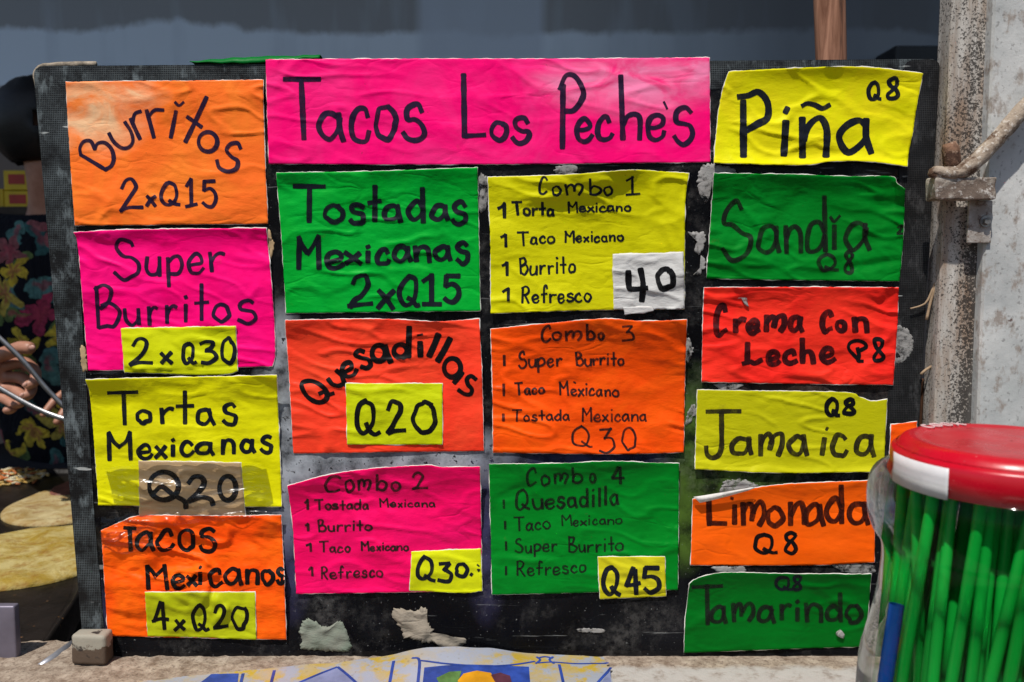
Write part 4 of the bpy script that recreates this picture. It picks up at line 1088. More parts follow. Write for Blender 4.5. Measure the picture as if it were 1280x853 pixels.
def oil_patch(pts, mi, dz):
    P_ = [flatpoint(*p) for p in pts]
    cen = sum(P_, Vector()) / len(P_)
    ds = []
    for a, b in zip(P_, P_[1:] + P_[:1]):
        for k in range(5): ds.append(a.lerp(b, k / 5))
    N = 7; rings = []
    for k in range(N):
        ring = []
        for p in ds:
            q = cen.lerp(p, 1 - k / N)
            h = obv.ray_cast(Vector((q.x, q.y, 0.3)), Vector((0, 0, -1)))
            ring.append(bm.verts.new((q.x, q.y, (h[0].z if h[0] else 0.004) + dz)))
        rings.append(ring)
    for r0, r1 in zip(rings, rings[1:]):
        for i in range(len(ds)): bm.faces.new((r0[i], r0[(i + 1) % len(ds)], r1[(i + 1) % len(ds)], r1[i])).material_index = mi
    bm.faces.new(rings[-1]).material_index = mi
z5 = lambda x, y: (100 + x / 2.56, 740 + y / 2.56)
z6 = lambda x, y: (480 + x / 2.0645, 740 + y / 2.0645)
oil_patch([z5(420, 264), z5(508, 262), z5(500, 330), z5(330, 330)], 1, 0.0003)
oil_line([z5(522, 262), z5(505, 330)], 0.0032, 1)
oil_line([z5(622, 252), z5(600, 330)], 0.0032, 1)
oil_patch([z5(822, 243), z5(890, 300), z5(860, 350), z5(760, 350), z5(705, 288)], 2, 0.0003)
oil_line([z5(700, 292), z5(775, 260), z5(824, 241)], 0.0032, 1)
oil_line([z5(824, 241), z5(862, 272), z5(905, 310)], 0.0032, 1)
oil_line([z5(1004, 222), z5(985, 320)], 0.0032, 1)
oil_line([z5(1062, 212), z5(1086, 222), z5(1076, 330)], 0.0032, 1)
oil_line([z6(92, 178), z6(160, 186), z6(240, 192), z6(320, 190), z6(390, 180)], 0.0026, 1)
oil_patch([z6(104, 196), z6(374, 194), z6(380, 270), z6(95, 270)], 1, 0.0003)
oil_patch([z6(135, 224), z6(168, 208), z6(200, 206), z6(190, 240), z6(150, 250)], 3, 0.0008)
oil_patch([z6(190, 232), z6(205, 214), z6(240, 206), z6(276, 212), z6(292, 240), z6(250, 262), z6(200, 256)], 4, 0.0012)
oil_patch([z6(276, 218), z6(300, 212), z6(325, 220), z6(332, 245), z6(300, 255)], 5, 0.0016)
for dx in (-1, 1):
    oil_line([z6(415 + dx * 22, 168), z6(415 + dx * 12, 176), z6(415 + dx * 24, 186)], 0.0026, 1)
oil_line([z6(395, 172), z6(415, 168), z6(436, 172)], 0.0026, 1)
oil_line([z6(396, 184), z6(436, 182), z6(500, 186), z6(580, 184)], 0.0026, 1)
oil_line([z6(452, 188), z6(468, 260)], 0.0032, 1)
oil_line([z6(586, 196), z6(530, 262)], 0.0032, 1)
oil_patch([z6(584, 204), z6(588, 260), z6(540, 262)], 2, 0.0003)
bmesh.ops.recalc_face_normals(bm, faces=bm.faces)
for f in bm.faces:
    if f.normal.z < 0: f.normal_flip()
OILO = mesh_obj("oilcloth", bm, [OIL, BLUE, LAV, FRG, FRO, FRP])
tag(OILO, "white oilcloth printed with blue lines and fruit on the ledge", "oilcloth")

# worn metal-and-plaster foot holding the board's lower left corner
bm = bmesh.new()
a, b = on_y(92, 830, -0.02), on_y(133, 793, -0.02)
box(bm, a.x, b.x, -0.024, -0.004, 0.0005, b.z, 0.004)
for v in bm.verts:
    v.co += Vector((noise.noise(v.co * 60), noise.noise(v.co * 60 + Vector((3, 0, 0))), noise.noise(v.co * 60 + Vector((0, 7, 0))))) * 0.0012
t = NT("rusty_foot")
sx = t.n("ShaderNodeSeparateXYZ"); t.l(t.coord(), sx.inputs[0])
n = t.noise(90, 6, 0.7)
lowr = t.ramp(t.math('ADD', t.math('MULTIPLY', sx.outputs[2], 26), t.math('MULTIPLY', n, 0.9)), [(0.95, 1.0), (1.2, 0.0)])
c = t.mix(lowr, (0.30, 0.275, 0.22, 1), (0.09, 0.06, 0.04, 1))
c = t.mix(t.ramp(t.noise(70, 5), [(0.58, 0.0), (0.64, 1.0)]), c, (0.03, 0.022, 0.018, 1))
o = mesh_obj("corner_foot", bm, t.done(t.principled(c, 0.75, 0, t.bump(n, 0.5, 0.002))))
tag(o, "dirty cream block holding up the board's lower left corner", "block")
# pale bar lying behind it
bm = bmesh.new()
tube(bm, [on_z(50, 836, -0.004), on_z(92, 806, -0.004)], 0.006, 8)
o = mesh_obj("metal_bar", bm, simple("pale_metal", (0.35, 0.36, 0.40, 1), 0.4, 0.3, 40, 0.2, 0.5))
tag(o, "pale metal bar lying by the griddle's front corner", "bar")
# grey metal box at the left margin
bm = bmesh.new()
a, b = on_y(-90, 836, -0.005), on_y(17.5, 758, -0.005)
box(bm, a.x, b.x, -0.005, 0.006, -0.01, b.z, 0.0025)
o = mesh_obj("metal_box", bm, simple("violet_grey_metal", (0.20, 0.18, 0.23, 1), 0.45, 0.3, 25, 0.1, 0.4))
tag(o, "small violet grey metal box at the left edge by the griddle", "metal box")

# ================================================================== GRIDDLE AND FOOD
GZ = -0.02
GR = empty("griddle", (-0.75, 0.45, GZ))
tag(GR, "black steel griddle with raised rim behind the board's left edge", "griddle")
t = NT("seared_steel")
n = t.noise(14, 6, 0.65)
c = t.mix(t.ramp(n, [(0.4, 0.0), (0.7, 1.0)]), (0.006, 0.0055, 0.005, 1), (0.018, 0.014, 0.012, 1))
c = t.mix(t.math('MULTIPLY', t.ramp(t.noise(110, 4), [(0.67, 0.0), (0.72, 1.0)]), 0.7), c, (0.24, 0.12, 0.05, 1))
STEEL = t.done(t.principled(c, t.ramp(n, [(0.35, 0.28), (0.7, 0.5)]), 0.0, t.bump(t.noise(60, 5), 0.3, 0.002), 0.14))
fr = [on_z(58, 832, GZ), on_z(103, 770, GZ)]
gx1 = -0.47
g1, g2, g3 = on_z(-220, 829, GZ), on_z(50, 827, GZ), on_z(101, 752, GZ)
g4 = g3 + (g3 - g2) * 1.2; g4.y = min(g4.y, 0.34)
poly = [Vector((p_.x, p_.y, 0)) for p_ in (Vector((-1.35, g1.y, 0)), g2, g3, g4, Vector((g4.x, 0.95, 0)), Vector((-1.35, 0.95, 0)))]
def rpoly(poly, r): return rounded(poly, r)
out = rpoly(poly, 0.035)
cen = sum(poly, Vector()) / len(poly)
bm = bmesh.new()
def ringat(s, z):
    r_ = []
    for p in out:
        d = (p - cen); L = d.length
        q = cen + d * ((L - s) / L)
        r_.append(bm.verts.new((q.x, q.y, GZ + z)))
    return r_
prof = [(0.004, -0.03), (0.0, -0.02), (0.0, 0.006), (0.002, 0.010), (0.007, 0.011), (0.011, 0.009), (0.014, 0.003), (0.02, 0.0), (0.03, 0.0)]
rg = [ringat(s, zz_) for s, zz_ in prof]
for r0, r1 in zip(rg[:-1], rg[1:]):
    for i in range(len(out)): bm.faces.new((r0[i], r0[(i + 1) % len(out)], r1[(i + 1) % len(out)], r1[i]))
bm.faces.new(rg[0][::-1])
bmesh.ops.recalc_face_normals(bm, faces=bm.faces)
mesh_obj("rim", bm, STEEL, GR)
bm = bmesh.new()
vs = []
for p in out:
    d = (p - cen); q = cen + d * ((d.length - 0.029) / d.length); vs.append(bm.verts.new((q.x, q.y, GZ + 0.0004)))
bm.faces.new(vs)
mesh_obj("cooking_plate", bm, STEEL, GR, smooth=False)

def tort_mat(name, a, b, dark):
    t = NT(name)
    n = t.noise(20, 7, 0.68, None, 0.8)
    c = t.mix(t.ramp(n, [(0.40, 0.0), (0.60, 1.0)]), a, b)
    c = t.mix(t.math('MULTIPLY', t.ramp(t.noise(42, 6, 0.65), [(0.50, 0.0), (0.66, 1.0)]), 0.75), c, dark)
    return t.done(t.principled(c, 0.6, 0, t.bump(t.noise(45, 6, 0.65), 0.8, 0.006), 0.15))
TM1 = tort_mat("tortilla_dough", (0.30, 0.20, 0.07, 1), (0.44, 0.36, 0.19, 1), (0.20, 0.09, 0.03, 1))
TM2 = tort_mat("cheesy_tortilla", (0.30, 0.20, 0.03, 1), (0.44, 0.36, 0.15, 1), (0.24, 0.12, 0.02, 1))
def disc(name, cx, cy, rx, ry, mat, label, cat, group, z0, seed, th=0.006):
    bm = bmesh.new()
    N, M = 48, 12; rings = []
    for k in range(1, M + 1):
        ring = []
        for i in range(N):
            a = 2 * math.pi * i / N
            rr = k / M * (1 + 0.03 * noise.noise(Vector((math.cos(a) * 1.5, math.sin(a) * 1.5, seed))))
            x, y = cx + rx * rr * math.cos(a), cy + ry * rr * math.sin(a)
            h = th * (1 if k < M else 0.55) + 0.004 * (0.5 + noise.noise(Vector((x * 22, y * 22, seed)))) * (1 if k < M else 0.4)
            ring.append(bm.verts.new((x, y, z0 + max(0.002, h))))
        rings.append(ring)
    for r0, r1 in zip(rings, rings[1:]):
        for i in range(N): bm.faces.new((r0[i], r0[(i + 1) % N], r1[(i + 1) % N], r1[i]))
    bm.faces.new(rings[0][::-1])
    base_ = [bm.verts.new((v.co.x, v.co.y, z0 + 0.0008)) for v in rings[-1]]
    for i in range(N): bm.faces.new((rings[-1][i], rings[-1][(i + 1) % N], base_[(i + 1) % N], base_[i]))
    bmesh.ops.recalc_face_normals(bm, faces=bm.faces)
    o = mesh_obj(name, bm, mat)
    tag(o, label, cat, group)
    return o
def by_px(xl, xr, yt, yb, z=GZ + 0.005):
    a, b = on_z((xl + xr) / 2, yt, z), on_z((xl + xr) / 2, yb, z)
    m = (a + b) / 2
    l, r = on_z(xl, (yt + yb) / 2, z), on_z(xr, (yt + yb) / 2, z)
    return m.x, m.y, (r.x - l.x) / 2, abs(a.y - b.y) / 2
q = by_px(18, 170, 604, 656)
disc("tortilla", q[0], q[1], q[2], q[3], TM1, "round pale tortilla on the griddle, half behind the board", "tortilla", "tortillas cooking on the griddle", GZ, 1)
q = by_px(-75, 150, 658, 738)
disc("tortilla", q[0], q[1], q[2], q[3], TM2, "larger yellowish tortilla nearest on the griddle", "tortilla", "tortillas cooking on the griddle", GZ, 2, 0.008)
q = by_px(70, 110, 603, 622)
disc("meat_slice", q[0], q[1], q[2], q[3], simple("ham_brown", (0.20, 0.07, 0.045, 1), 0.5, 0.4, 40), "reddish brown slice of meat on the far tortilla", "meat", None, GZ + 0.0075, 3, 0.004)
# heap of fried onion and pepper strips: one object
bm = bmesh.new()
rng = random.Random(3)
c0 = on_z(12, 600, GZ)
for i in range(170):
    a = rng.uniform(0, 6.28); rr = rng.uniform(0, 1) ** .6
    x = c0.x + math.cos(a) * rr * 0.075; y = c0.y + math.sin(a) * rr * 0.075
    h = GZ + 0.004 + (1 - rr) * 0.022 * rng.random()
    b = rng.uniform(0, 6.28); L = rng.uniform(0.012, 0.03)
    d = Vector((math.cos(b), math.sin(b), rng.uniform(-.15, .25)))
    m = Vector((x, y, h))
    bend = Vector((-d.y, d.x, 0.4)) * L * rng.uniform(-.3, .3)
    tube(bm, [m - d * L * .5, m + bend, m + d * L * .5], [0.0016, 0.0026, 0.0015], 6, True, rng.choice([0, 0, 0, 1, 1, 2]))
o = mesh_obj("fried_onions", bm, [simple("onion_gold", (0.60, 0.38, 0.10, 1), 0.4, 0.4, 90), simple("onion_pale", (0.66, 0.58, 0.38, 1), 0.4, 0.3, 90), simple("pepper_orange", (0.50, 0.14, 0.03, 1), 0.4, 0.4, 90)])
o["kind"] = "stuff"; tag(o, "heap of fried onion strips on the griddle's far side", "fried onions")

# ================================================================== PERSON BEHIND THE GRIDDLE
SKIN = None
t = NT("skin_tone")
n = t.noise(26, 5, 0.6)
c = t.mix(t.ramp(n, [(0.4, 0.0), (0.65, 1.0)]), (0.30, 0.13, 0.08, 1), (0.40, 0.19, 0.125, 1))
p = t.n("ShaderNodeBsdfPrincipled")
t.l(c, p.inputs["Base Color"]); p.inputs["Roughness"].default_value = 0.5
p.inputs["Subsurface Weight"].default_value = 0.05; p.inputs["Subsurface Radius"].default_value = (0.01, 0.004, 0.002)
t.l(t.bump(t.noise(160, 4), 0.35, 0.0015), p.inputs["Normal"])
SKIN = t.done(p.outputs[0])
# floral shirt print
t = NT("floral_shirt")
co = t.coord()
wv = t.n("ShaderNodeVectorMath"); wv.operation = 'ADD'
sx = t.n("ShaderNodeSeparateXYZ"); t.l(co, sx.inputs[0])
cx_ = t.n("ShaderNodeCombineXYZ"); t.l(sx.outputs[0], cx_.inputs[0]); t.l(sx.outputs[2], cx_.inputs[1])
nn = t.n("ShaderNodeTexNoise"); nn.inputs["Scale"].default_value = 11; nn.inputs["Detail"].default_value = 4; t.l(cx_.outputs[0], nn.inputs["Vector"])
sc = t.n("ShaderNodeVectorMath"); sc.operation = 'SCALE'; sc.inputs["Scale"].default_value = 0.10; t.l(nn.outputs["Color"], sc.inputs[0])
t.l(cx_.outputs[0], wv.inputs[0]); t.l(sc.outputs[0], wv.inputs[1])
def flowers(scale, petals, size, off, stops, base, amount):
    ad = t.n("ShaderNodeVectorMath"); ad.operation = 'ADD'; ad.inputs[1].default_value = off; t.l(wv.outputs[0], ad.inputs[0])
    ms = t.n("ShaderNodeVectorMath"); ms.operation = 'SCALE'; ms.inputs["Scale"].default_value = scale; t.l(ad.outputs[0], ms.inputs[0])
    v = t.n("ShaderNodeTexVoronoi"); v.voronoi_dimensions = '2D'; v.inputs["Scale"].default_value = 1; t.l(ms.outputs[0], v.inputs["Vector"])
    df = t.n("ShaderNodeVectorMath"); df.operation = 'SUBTRACT'; t.l(ms.outputs[0], df.inputs[0]); t.l(v.outputs["Position"], df.inputs[1])
    s2 = t.n("ShaderNodeSeparateXYZ"); t.l(df.outputs[0], s2.inputs[0])
    ang = t.math('ARCTAN2', s2.outputs[1], s2.outputs[0])
    sc3 = t.n("ShaderNodeSeparateColor"); t.l(v.outputs["Color"], sc3.inputs[0])
    pet = t.math('ABSOLUTE', t.math('COSINE', t.math('ADD', t.math('MULTIPLY', ang, petals), t.math('MULTIPLY', sc3.outputs[1], 6.0))))
    lim = t.math('MULTIPLY', t.math('ADD', 0.32, t.math('MULTIPLY', pet, 0.68)), size)
    m = t.math('MULTIPLY', t.math('SUBTRACT', lim, v.outputs["Distance"]), 30, True)
    m = t.math('MULTIPLY', m, t.math('LESS_THAN', sc3.outputs[2], amount))
    col = t.ramp(sc3.outputs[0], stops, 'CONSTANT')
    core = t.math('MULTIPLY', t.math('SUBTRACT', t.math('MULTIPLY', lim, 0.55), v.outputs["Distance"]), 9, True)
    col = t.mix(t.math('MULTIPLY', core, 0.6), col, (0.35, 0.05, 0.08, 1))
    return t.mix(m, base, col)
c = flowers(15, 1.0, .52, (3, 1, 0), [(0.0, (0.04, 0.12, 0.12, 1)), (0.5, (0.08, 0.19, 0.18, 1)), (0.8, (0.12, 0.18, 0.06, 1))], (0.006, 0.007, 0.012, 1), 0.55)
c = flowers(11, 2.5, .50, (0, 0, 0), [(0.0, (0.62, 0.46, 0.05, 1)), (0.36, (0.36, 0.04, 0.09, 1)), (0.66, (0.46, 0.36, 0.07, 1)), (0.85, (0.30, 0.10, 0.11, 1))], c, 0.9)
c = t.mix(t.ramp(t.noise(70, 5, 0.6), [(0.4, 0.0), (0.7, 0.6)]), c, (0.01, 0.01, 0.014, 1))
SHIRT = t.done(t.principled(c, 0.8, 0, t.bump(t.noise(11, 5, 0.6, t.coord(scale=(1.6, 1, 0.8)), 1.2), 0.9, 0.03), 0.1))

def skin_mesh(name, nodes, edges, mat, root, parent=None, sub=2):
    names = list(nodes)
    bm = bmesh.new()
    idx = {k: i for i, k in enumerate(names)}
    vs = [bm.verts.new(nodes[k][0]) for k in names]
    for a, b in edges: bm.edges.new((vs[idx[a]], vs[idx[b]]))
    me = bpy.data.meshes.new(name); bm.to_mesh(me); bm.free()
    ob = bpy.data.objects.new(name, me); link(ob)
    m = ob.modifiers.new("skin", 'SKIN'); m.use_smooth_shade = True
    if not me.skin_vertices: me.skin_vertices.new()
    for i, k in enumerate(names):
        r = nodes[k][1]
        me.skin_vertices[0].data[i].radius = r if isinstance(r, tuple) else (r, r)
        me.skin_vertices[0].data[i].use_root = (k == root)
    s = ob.modifiers.new("sub", 'SUBSURF'); s.levels = sub; s.render_levels = sub
    dg = bpy.context.evaluated_depsgraph_get()
    me2 = bpy.data.meshes.new_from_object(ob.evaluated_get(dg))
    ob.modifiers.clear(); ob.data = me2
    me2.materials.clear(); me2.materials.append(mat)
    for p_ in me2.polygons: p_.use_smooth = True
    if parent:
        ob.parent = parent; ob.matrix_parent_inverse = Matrix.Translation(-Vector(parent.location))
    return ob

HC = on_y(58, 168, 1.12)             # head centre
V = Vector
hx, hy, hz = HC
neck = V((hx, hy + 0.02, hz - 0.155))
chest = V((hx - 0.01, hy + 0.05, hz - 0.33)); belly = V((hx - 0.01, hy + 0.08, hz - 0.55)); pelvis = V((hx - 0.01, hy + 0.10, hz - 0.72))
HP = on_y(2, 470, 0.62)              # right hand (on the viewer's left)
shR = V((hx - 0.18, hy + 0.045, hz - 0.235)); shL = V((hx + 0.18, hy + 0.045, hz - 0.235))
elR = V((hx - 0.26, hy - 0.05, HP.z + 0.03)); wrR = HP + V((-0.075, 0.045, 0.012))
elL = V((hx + 0.27, hy + 0.00, hz - 0.52)); wrL = V((hx + 0.20, hy - 0.20, hz - 0.57))
nodes = {
 'pelvis': (pelvis, (0.12, 0.085)), 'belly': (belly, (0.12, 0.085)), 'chest': (chest, (0.13, 0.085)), 'neck': (neck, (0.055, 0.055)),
 'jaw': (V((hx, hy - 0.01, hz - 0.075)), (0.060, 0.068)), 'head': (V((hx, hy, hz)), (0.074, 0.092)), 'crown': (V((hx, hy + 0.012, hz + 0.075)), (0.055, 0.07)),
 'nose': (V((hx + 0.01, hy - 0.112, hz - 0.03)), (0.012, 0.014)),
 'shR': (shR, 0.055), 'elR': (elR, 0.042), 'foR': (elR.lerp(wrR, .45), 0.039), 'wrR': (wrR, 0.028), 'shL': (shL, 0.055), 'elL': (elL, 0.042), 'wrL': (wrL, 0.028),
 'hipR': (pelvis + V((-0.09, 0, -0.08)), 0.09), 'knR': (pelvis + V((-0.09, 0.02, -0.45)), 0.06), 'anR': (pelvis + V((-0.09, 0.05, -0.84)), 0.042), 'ftR': (pelvis + V((-0.10, -0.10, -0.87)), 0.036),
 'hipL': (pelvis + V((0.09, 0, -0.08)), 0.09), 'knL': (pelvis + V((0.09, 0.02, -0.45)), 0.06), 'anL': (pelvis + V((0.09, 0.05, -0.84)), 0.042), 'ftL': (pelvis + V((0.10, -0.10, -0.87)), 0.036),
}
edges = [('pelvis', 'belly'), ('belly', 'chest'), ('chest', 'neck'), ('neck', 'jaw'), ('jaw', 'head'), ('head', 'crown'), ('head', 'nose'), ('chest', 'shR'), ('shR', 'elR'), ('elR', 'foR'), ('foR', 'wrR'), ('chest', 'shL'), ('shL', 'elL'), ('elL', 'wrL'),
         ('pelvis', 'hipR'), ('hipR', 'knR'), ('knR', 'anR'), ('anR', 'ftR'), ('pelvis', 'hipL'), ('hipL', 'knL'), ('knL', 'anL'), ('anL', 'ftL')]
# gripping right hand, seen from its palm side: every finger bends over the tongs
def hp(x, y, dy=0.0): return on_y(x, y, 0.62 + dy)
palm = hp(-12, 468, 0.02)
nodes['palm'] = (palm, (0.032, 0.030)); edges.append(('wrR', 'palm'))
fing = {'thumb': [(-10, 448, .0), (10, 441, -.022), (27, 434, -.036), (42, 436, -.044)],
        'index': [(8, 458, .020), (30, 452, .012), (45, 464, -.008), (44, 478, -.026), (30, 484, -.034)],
        'middle': [(6, 472, .020), (28, 472, .010), (40, 484, -.010), (36, 495, -.026), (22, 497, -.034)],
        'ring': [(2, 484, .018), (20, 488, .008), (31, 497, -.010), (26, 506, -.024), (12, 506, -.032)],
        'little': [(-4, 494, .016), (10, 501, .006), (19, 508, -.010), (14, 514, -.022), (2, 513, -.028)]}
for nm, ch in fing.items():
    prev = 'palm'
    for i, q in enumerate(ch):
        r = {'thumb': .0115, 'index': .0098, 'middle': .0100, 'ring': .0094, 'little': .0080}[nm] * (1.30 - .10 * i)
        k = nm + str(i); nodes[k] = (hp(*q), r); edges.append((prev, k)); prev = k
# left hand resting lower, mostly behind the board
for j, (dx, dz) in enumerate([(-.035, .012), (-.012, .0), (.004, -.004), (.018, -.006), (.032, -.006)]):
    prev = 'wrL'
    for i in range(1, 4):
        k = 'l%d%d' % (j, i)
        nodes[k] = (wrL + V((dx * (1.2 + .15 * i) - .01 * i, -0.035 - 0.024 * i + (0.02 if j == 0 else 0), dz - 0.010 * i * i * .6)), .0115 - .0014 * i)
        edges.append((prev, k)); prev = k
HT = Matrix.Translation(HC) @ Matrix.Rotation(R(72), 4, 'Z') @ Matrix.Translation(-HC)   # head turned along the griddle
for k_ in ('jaw', 'head', 'crown', 'nose'): nodes[k_] = (HT @ nodes[k_][0], nodes[k_][1])
PERS = empty("person", (hx, hy + 0.1, pelvis.z - 0.9))
tag(PERS, "person in dark floral shirt with head bowed, holding tongs over the griddle", "person")
skin_mesh("body", nodes, edges, SKIN, 'pelvis', PERS)
# shirt
sn = {'hem': (pelvis + V((0, 0, -0.16)), (0.20, 0.15)), 'belly': (belly, (0.18, 0.135)), 'chest': (chest, (0.185, 0.13)), 'coll': (neck + V((0, 0.012, -0.05)), (0.075, 0.072)),
      'shR': (shR + V((0.01, 0, 0)), 0.075), 'slR': (shR.lerp(elR, .45), 0.07), 'cuR': (shR.lerp(elR, .82), 0.068), 'shL': (shL, 0.075), 'slL': (shL.lerp(elL, .45), 0.07), 'cuL': (shL.lerp(elL, .82), 0.068)}
skin_mesh("shirt", sn, [('hem', 'belly'), ('belly', 'chest'), ('chest', 'coll'), ('chest', 'shR'), ('shR', 'slR'), ('slR', 'cuR'), ('chest', 'shL'), ('shL', 'slL'), ('slL', 'cuL')], SHIRT, 'hem', PERS)
# trousers
DARK = simple("dark_cloth", (0.015, 0.015, 0.02, 1), 0.85, 0.3, 20)
pn = {'w': (pelvis + V((0, 0, -0.02)), (0.165, 0.12))}
pe = []
for s_, sg in (('R', -1), ('L', 1)):
    pn['h' + s_] = (pelvis + V((sg * .09, 0, -.1)), .105); pn['k' + s_] = (pelvis + V((sg * .09, .02, -.45)), .078); pn['a' + s_] = (pelvis + V((sg * .09, .05, -.80)), .062)
    pe += [('w', 'h' + s_), ('h' + s_, 'k' + s_), ('k' + s_, 'a' + s_)]
skin_mesh("trousers", pn, pe, DARK, 'w', PERS)
# hair: a thick shell over crown, back and sides
HAIR = simple("black_hair", (0.010, 0.009, 0.010, 1), 0.5, 0.4, 150, 0.5)
bm = bmesh.new()
bmesh.ops.create_uvsphere(bm, u_segments=32, v_segments=20, radius=1.0)
for v in list(bm.verts):
    x, y, z_ = v.co
    if (y < -0.70 and z_ < 0.35) or z_ < -0.86: bm.verts.remove(v)
for v in bm.verts:
    n_ = 1 + 0.05 * noise.noise(v.co * 5)
    v.co = V((hx + v.co.x * 0.106 * n_, hy + 0.010 + v.co.y * 0.112 * n_, hz + 0.022 + v.co.z * 0.112 * n_))
bmesh.ops.solidify(bm, geom=bm.faces[:], thickness=0.008)
bm.transform(HT)
mesh_obj("hair", bm, HAIR, PERS)
EYE = simple("eye_dark", (0.02, 0.015, 0.012, 1), 0.2, 0.1, 50, 0.0)
LIP = simple("lip_tone", (0.22, 0.07, 0.06, 1), 0.5, 0.2, 60)
for sg in (-1, 1):
    bm = bmesh.new(); bmesh.ops.create_uvsphere(bm, u_segments=14, v_segments=10, radius=0.011, matrix=Matrix.Translation((hx + sg * 0.031, hy - 0.082, hz + 0.002)))
    bm.transform(HT); mesh_obj("eye", bm, EYE, PERS)
    bm = bmesh.new(); bmesh.ops.create_uvsphere(bm, u_segments=14, v_segments=10, radius=1.0)
    for v in bm.verts: v.co = V((hx + sg * 0.082 + v.co.x * 0.010, hy + 0.005 + v.co.y * 0.019, hz - 0.012 + v.co.z * 0.032))
    bm.transform(HT); mesh_obj("ear", bm, SKIN, PERS)
bm = bmesh.new(); tube(bm, [(hx - 0.022, hy - 0.078, hz - 0.074), (hx, hy - 0.084, hz - 0.072), (hx + 0.022, hy - 0.078, hz - 0.074)], [0.002, 0.006, 0.002], 8)
bm.transform(HT); mesh_obj("mouth", bm, LIP, PERS)

# tongs
NAIL = simple("nail_pink", (0.52, 0.28, 0.22, 1), 0.3, 0.15, 60, 0.05)
for (nx, ny, dy, sx_, sz_, an) in ((40, 434.5, -.0555, .0058, .0042, -5), (31, 481, -.0455, .0036, .0050, 50), (27, 494, -.0440, .0034, .0046, 50)):
    bm = bmesh.new(); bmesh.ops.create_uvsphere(bm, u_segments=14, v_segments=10, radius=1.0)
    bm.transform(Matrix.Translation(hp(nx, ny, dy)) @ Matrix.Rotation(R(an), 4, 'Y') @ Matrix.Diagonal((sx_, 0.0022, sz_, 1)))
    mesh_obj("fingernail", bm, NAIL, PERS)
TG = empty("tongs", hp(20, 460))
tag(TG, "long steel tongs held by the person over the griddle", "tongs")
TM = simple("tong_steel", (0.30, 0.30, 0.31, 1), 0.35, 0.3, 60, 0.1, 0.8)
for a, b in ((((-30, 396, -.062), (25, 447, -.06), (60, 488, -.055), (100, 528, -.05))), ((-20, 470, -.045), (28, 502, -.045), (62, 518, -.045), (100, 530, -.05))) and (
        (((-30, 396, -.062), (25, 447, -.060)), ((60, 488, -.055), (100, 528, -.05))), (((-20, 474, -.046), (28, 502, -.046)), ((62, 518, -.047), (100, 530, -.05)))):
    pts = [hp(*q) for q in a + b]
    bm = bmesh.new()
    pl = catmull(pts, 0.01)
    rows = []
    for i, p in enumerate(pl):
        d = (pl[min(i + 1, len(pl) - 1)] - pl[max(i - 1, 0)]).normalized(); n_ = V((-d.z, 0, d.x))
        rows.append([bm.verts.new(p + n_ * s1 * 0.0042 + V((0, s2 * 0.0012, 0))) for s1, s2 in ((-1, -1), (0, -1.8), (1, -1), (1, 1), (-1, 1))])
    for r0, r1 in zip(rows, rows[1:]):
        for k in range(5): bm.faces.new((r0[k], r0[(k + 1) % 5], r1[(k + 1) % 5], r1[k]))
    bm.faces.new(rows[0]); bm.faces.new(rows[-1][::-1])
    bmesh.ops.recalc_face_normals(bm, faces=bm.faces)
    mesh_obj("arm", bm, TM, TG)

# ================================================================== BACKGROUND THINGS
# shelf with yellow cartons
bm = bmesh.new()
zs = on_y(10, 262, 1.8).z
box(bm, -1.9, -1.30, 1.66, 1.95, zs - 0.025, zs, 0.003)
o = mesh_obj("wall_shelf", bm, WOODDK, smooth=False)
tag(o, "dark wooden shelf on the back wall holding yellow cartons", "shelf")
YC = simple("yellow_carton_card", (0.72, 0.48, 0.01, 1), 0.5, 0.25, 20, 0.1)
RC = simple("red_carton_print", (0.45, 0.03, 0.02, 1), 0.5, 0.25, 20, 0.1)
def carton(x0, x1, yt, yb, label, Y=1.7):
    a, b = on_y(x0, yb, Y), on_y(x1, yt, Y)
    e_ = empty("carton", ((a.x + b.x) / 2, Y + 0.07, a.z)); tag(e_, label, "carton", "yellow cartons on the back shelf")
    bm = bmesh.new(); box(bm, a.x, b.x, Y, Y + 0.14, a.z, b.z - 0.0005, 0.003); mesh_obj("carton_body", bm, YC, e_, smooth=False)
    w_, h_ = b.x - a.x, b.z - a.z
    bm = bmesh.new(); box(bm, a.x + w_ * .2, b.x - w_ * .12, Y - 0.001, Y - 0.0001, a.z + h_ * .3, b.z - h_ * .2); mesh_obj("printed_panel", bm, RC, e_, smooth=False)
carton(5, 34, 213, 238, "upper yellow carton on the shelf by the person's shoulder", 1.7)
carton(-40, 4, 236, 262, "lower yellow carton at the photo's left edge", 1.72)
carton(6, 36, 238.6, 262, "yellow carton under the upper one beside the person", 1.7)
# dark cabinet high on the right of the back wall
a, b = on_y(1118, 100, 1.8), on_y(1186, 57, 1.8)
bm = bmesh.new(); box(bm, a.x, b.x, 1.8, 1.95, a.z - .1, b.z, 0.004)
for f in ((b.x - 0.005, b.x, 1.80),): pass
o = mesh_obj("wall_cabinet", bm, simple("cabinet_black", (0.016, 0.018, 0.022, 1), 0.5, 0.3, 10), smooth=False)
tag(o, "black cabinet on the back wall at upper right", "cabinet")

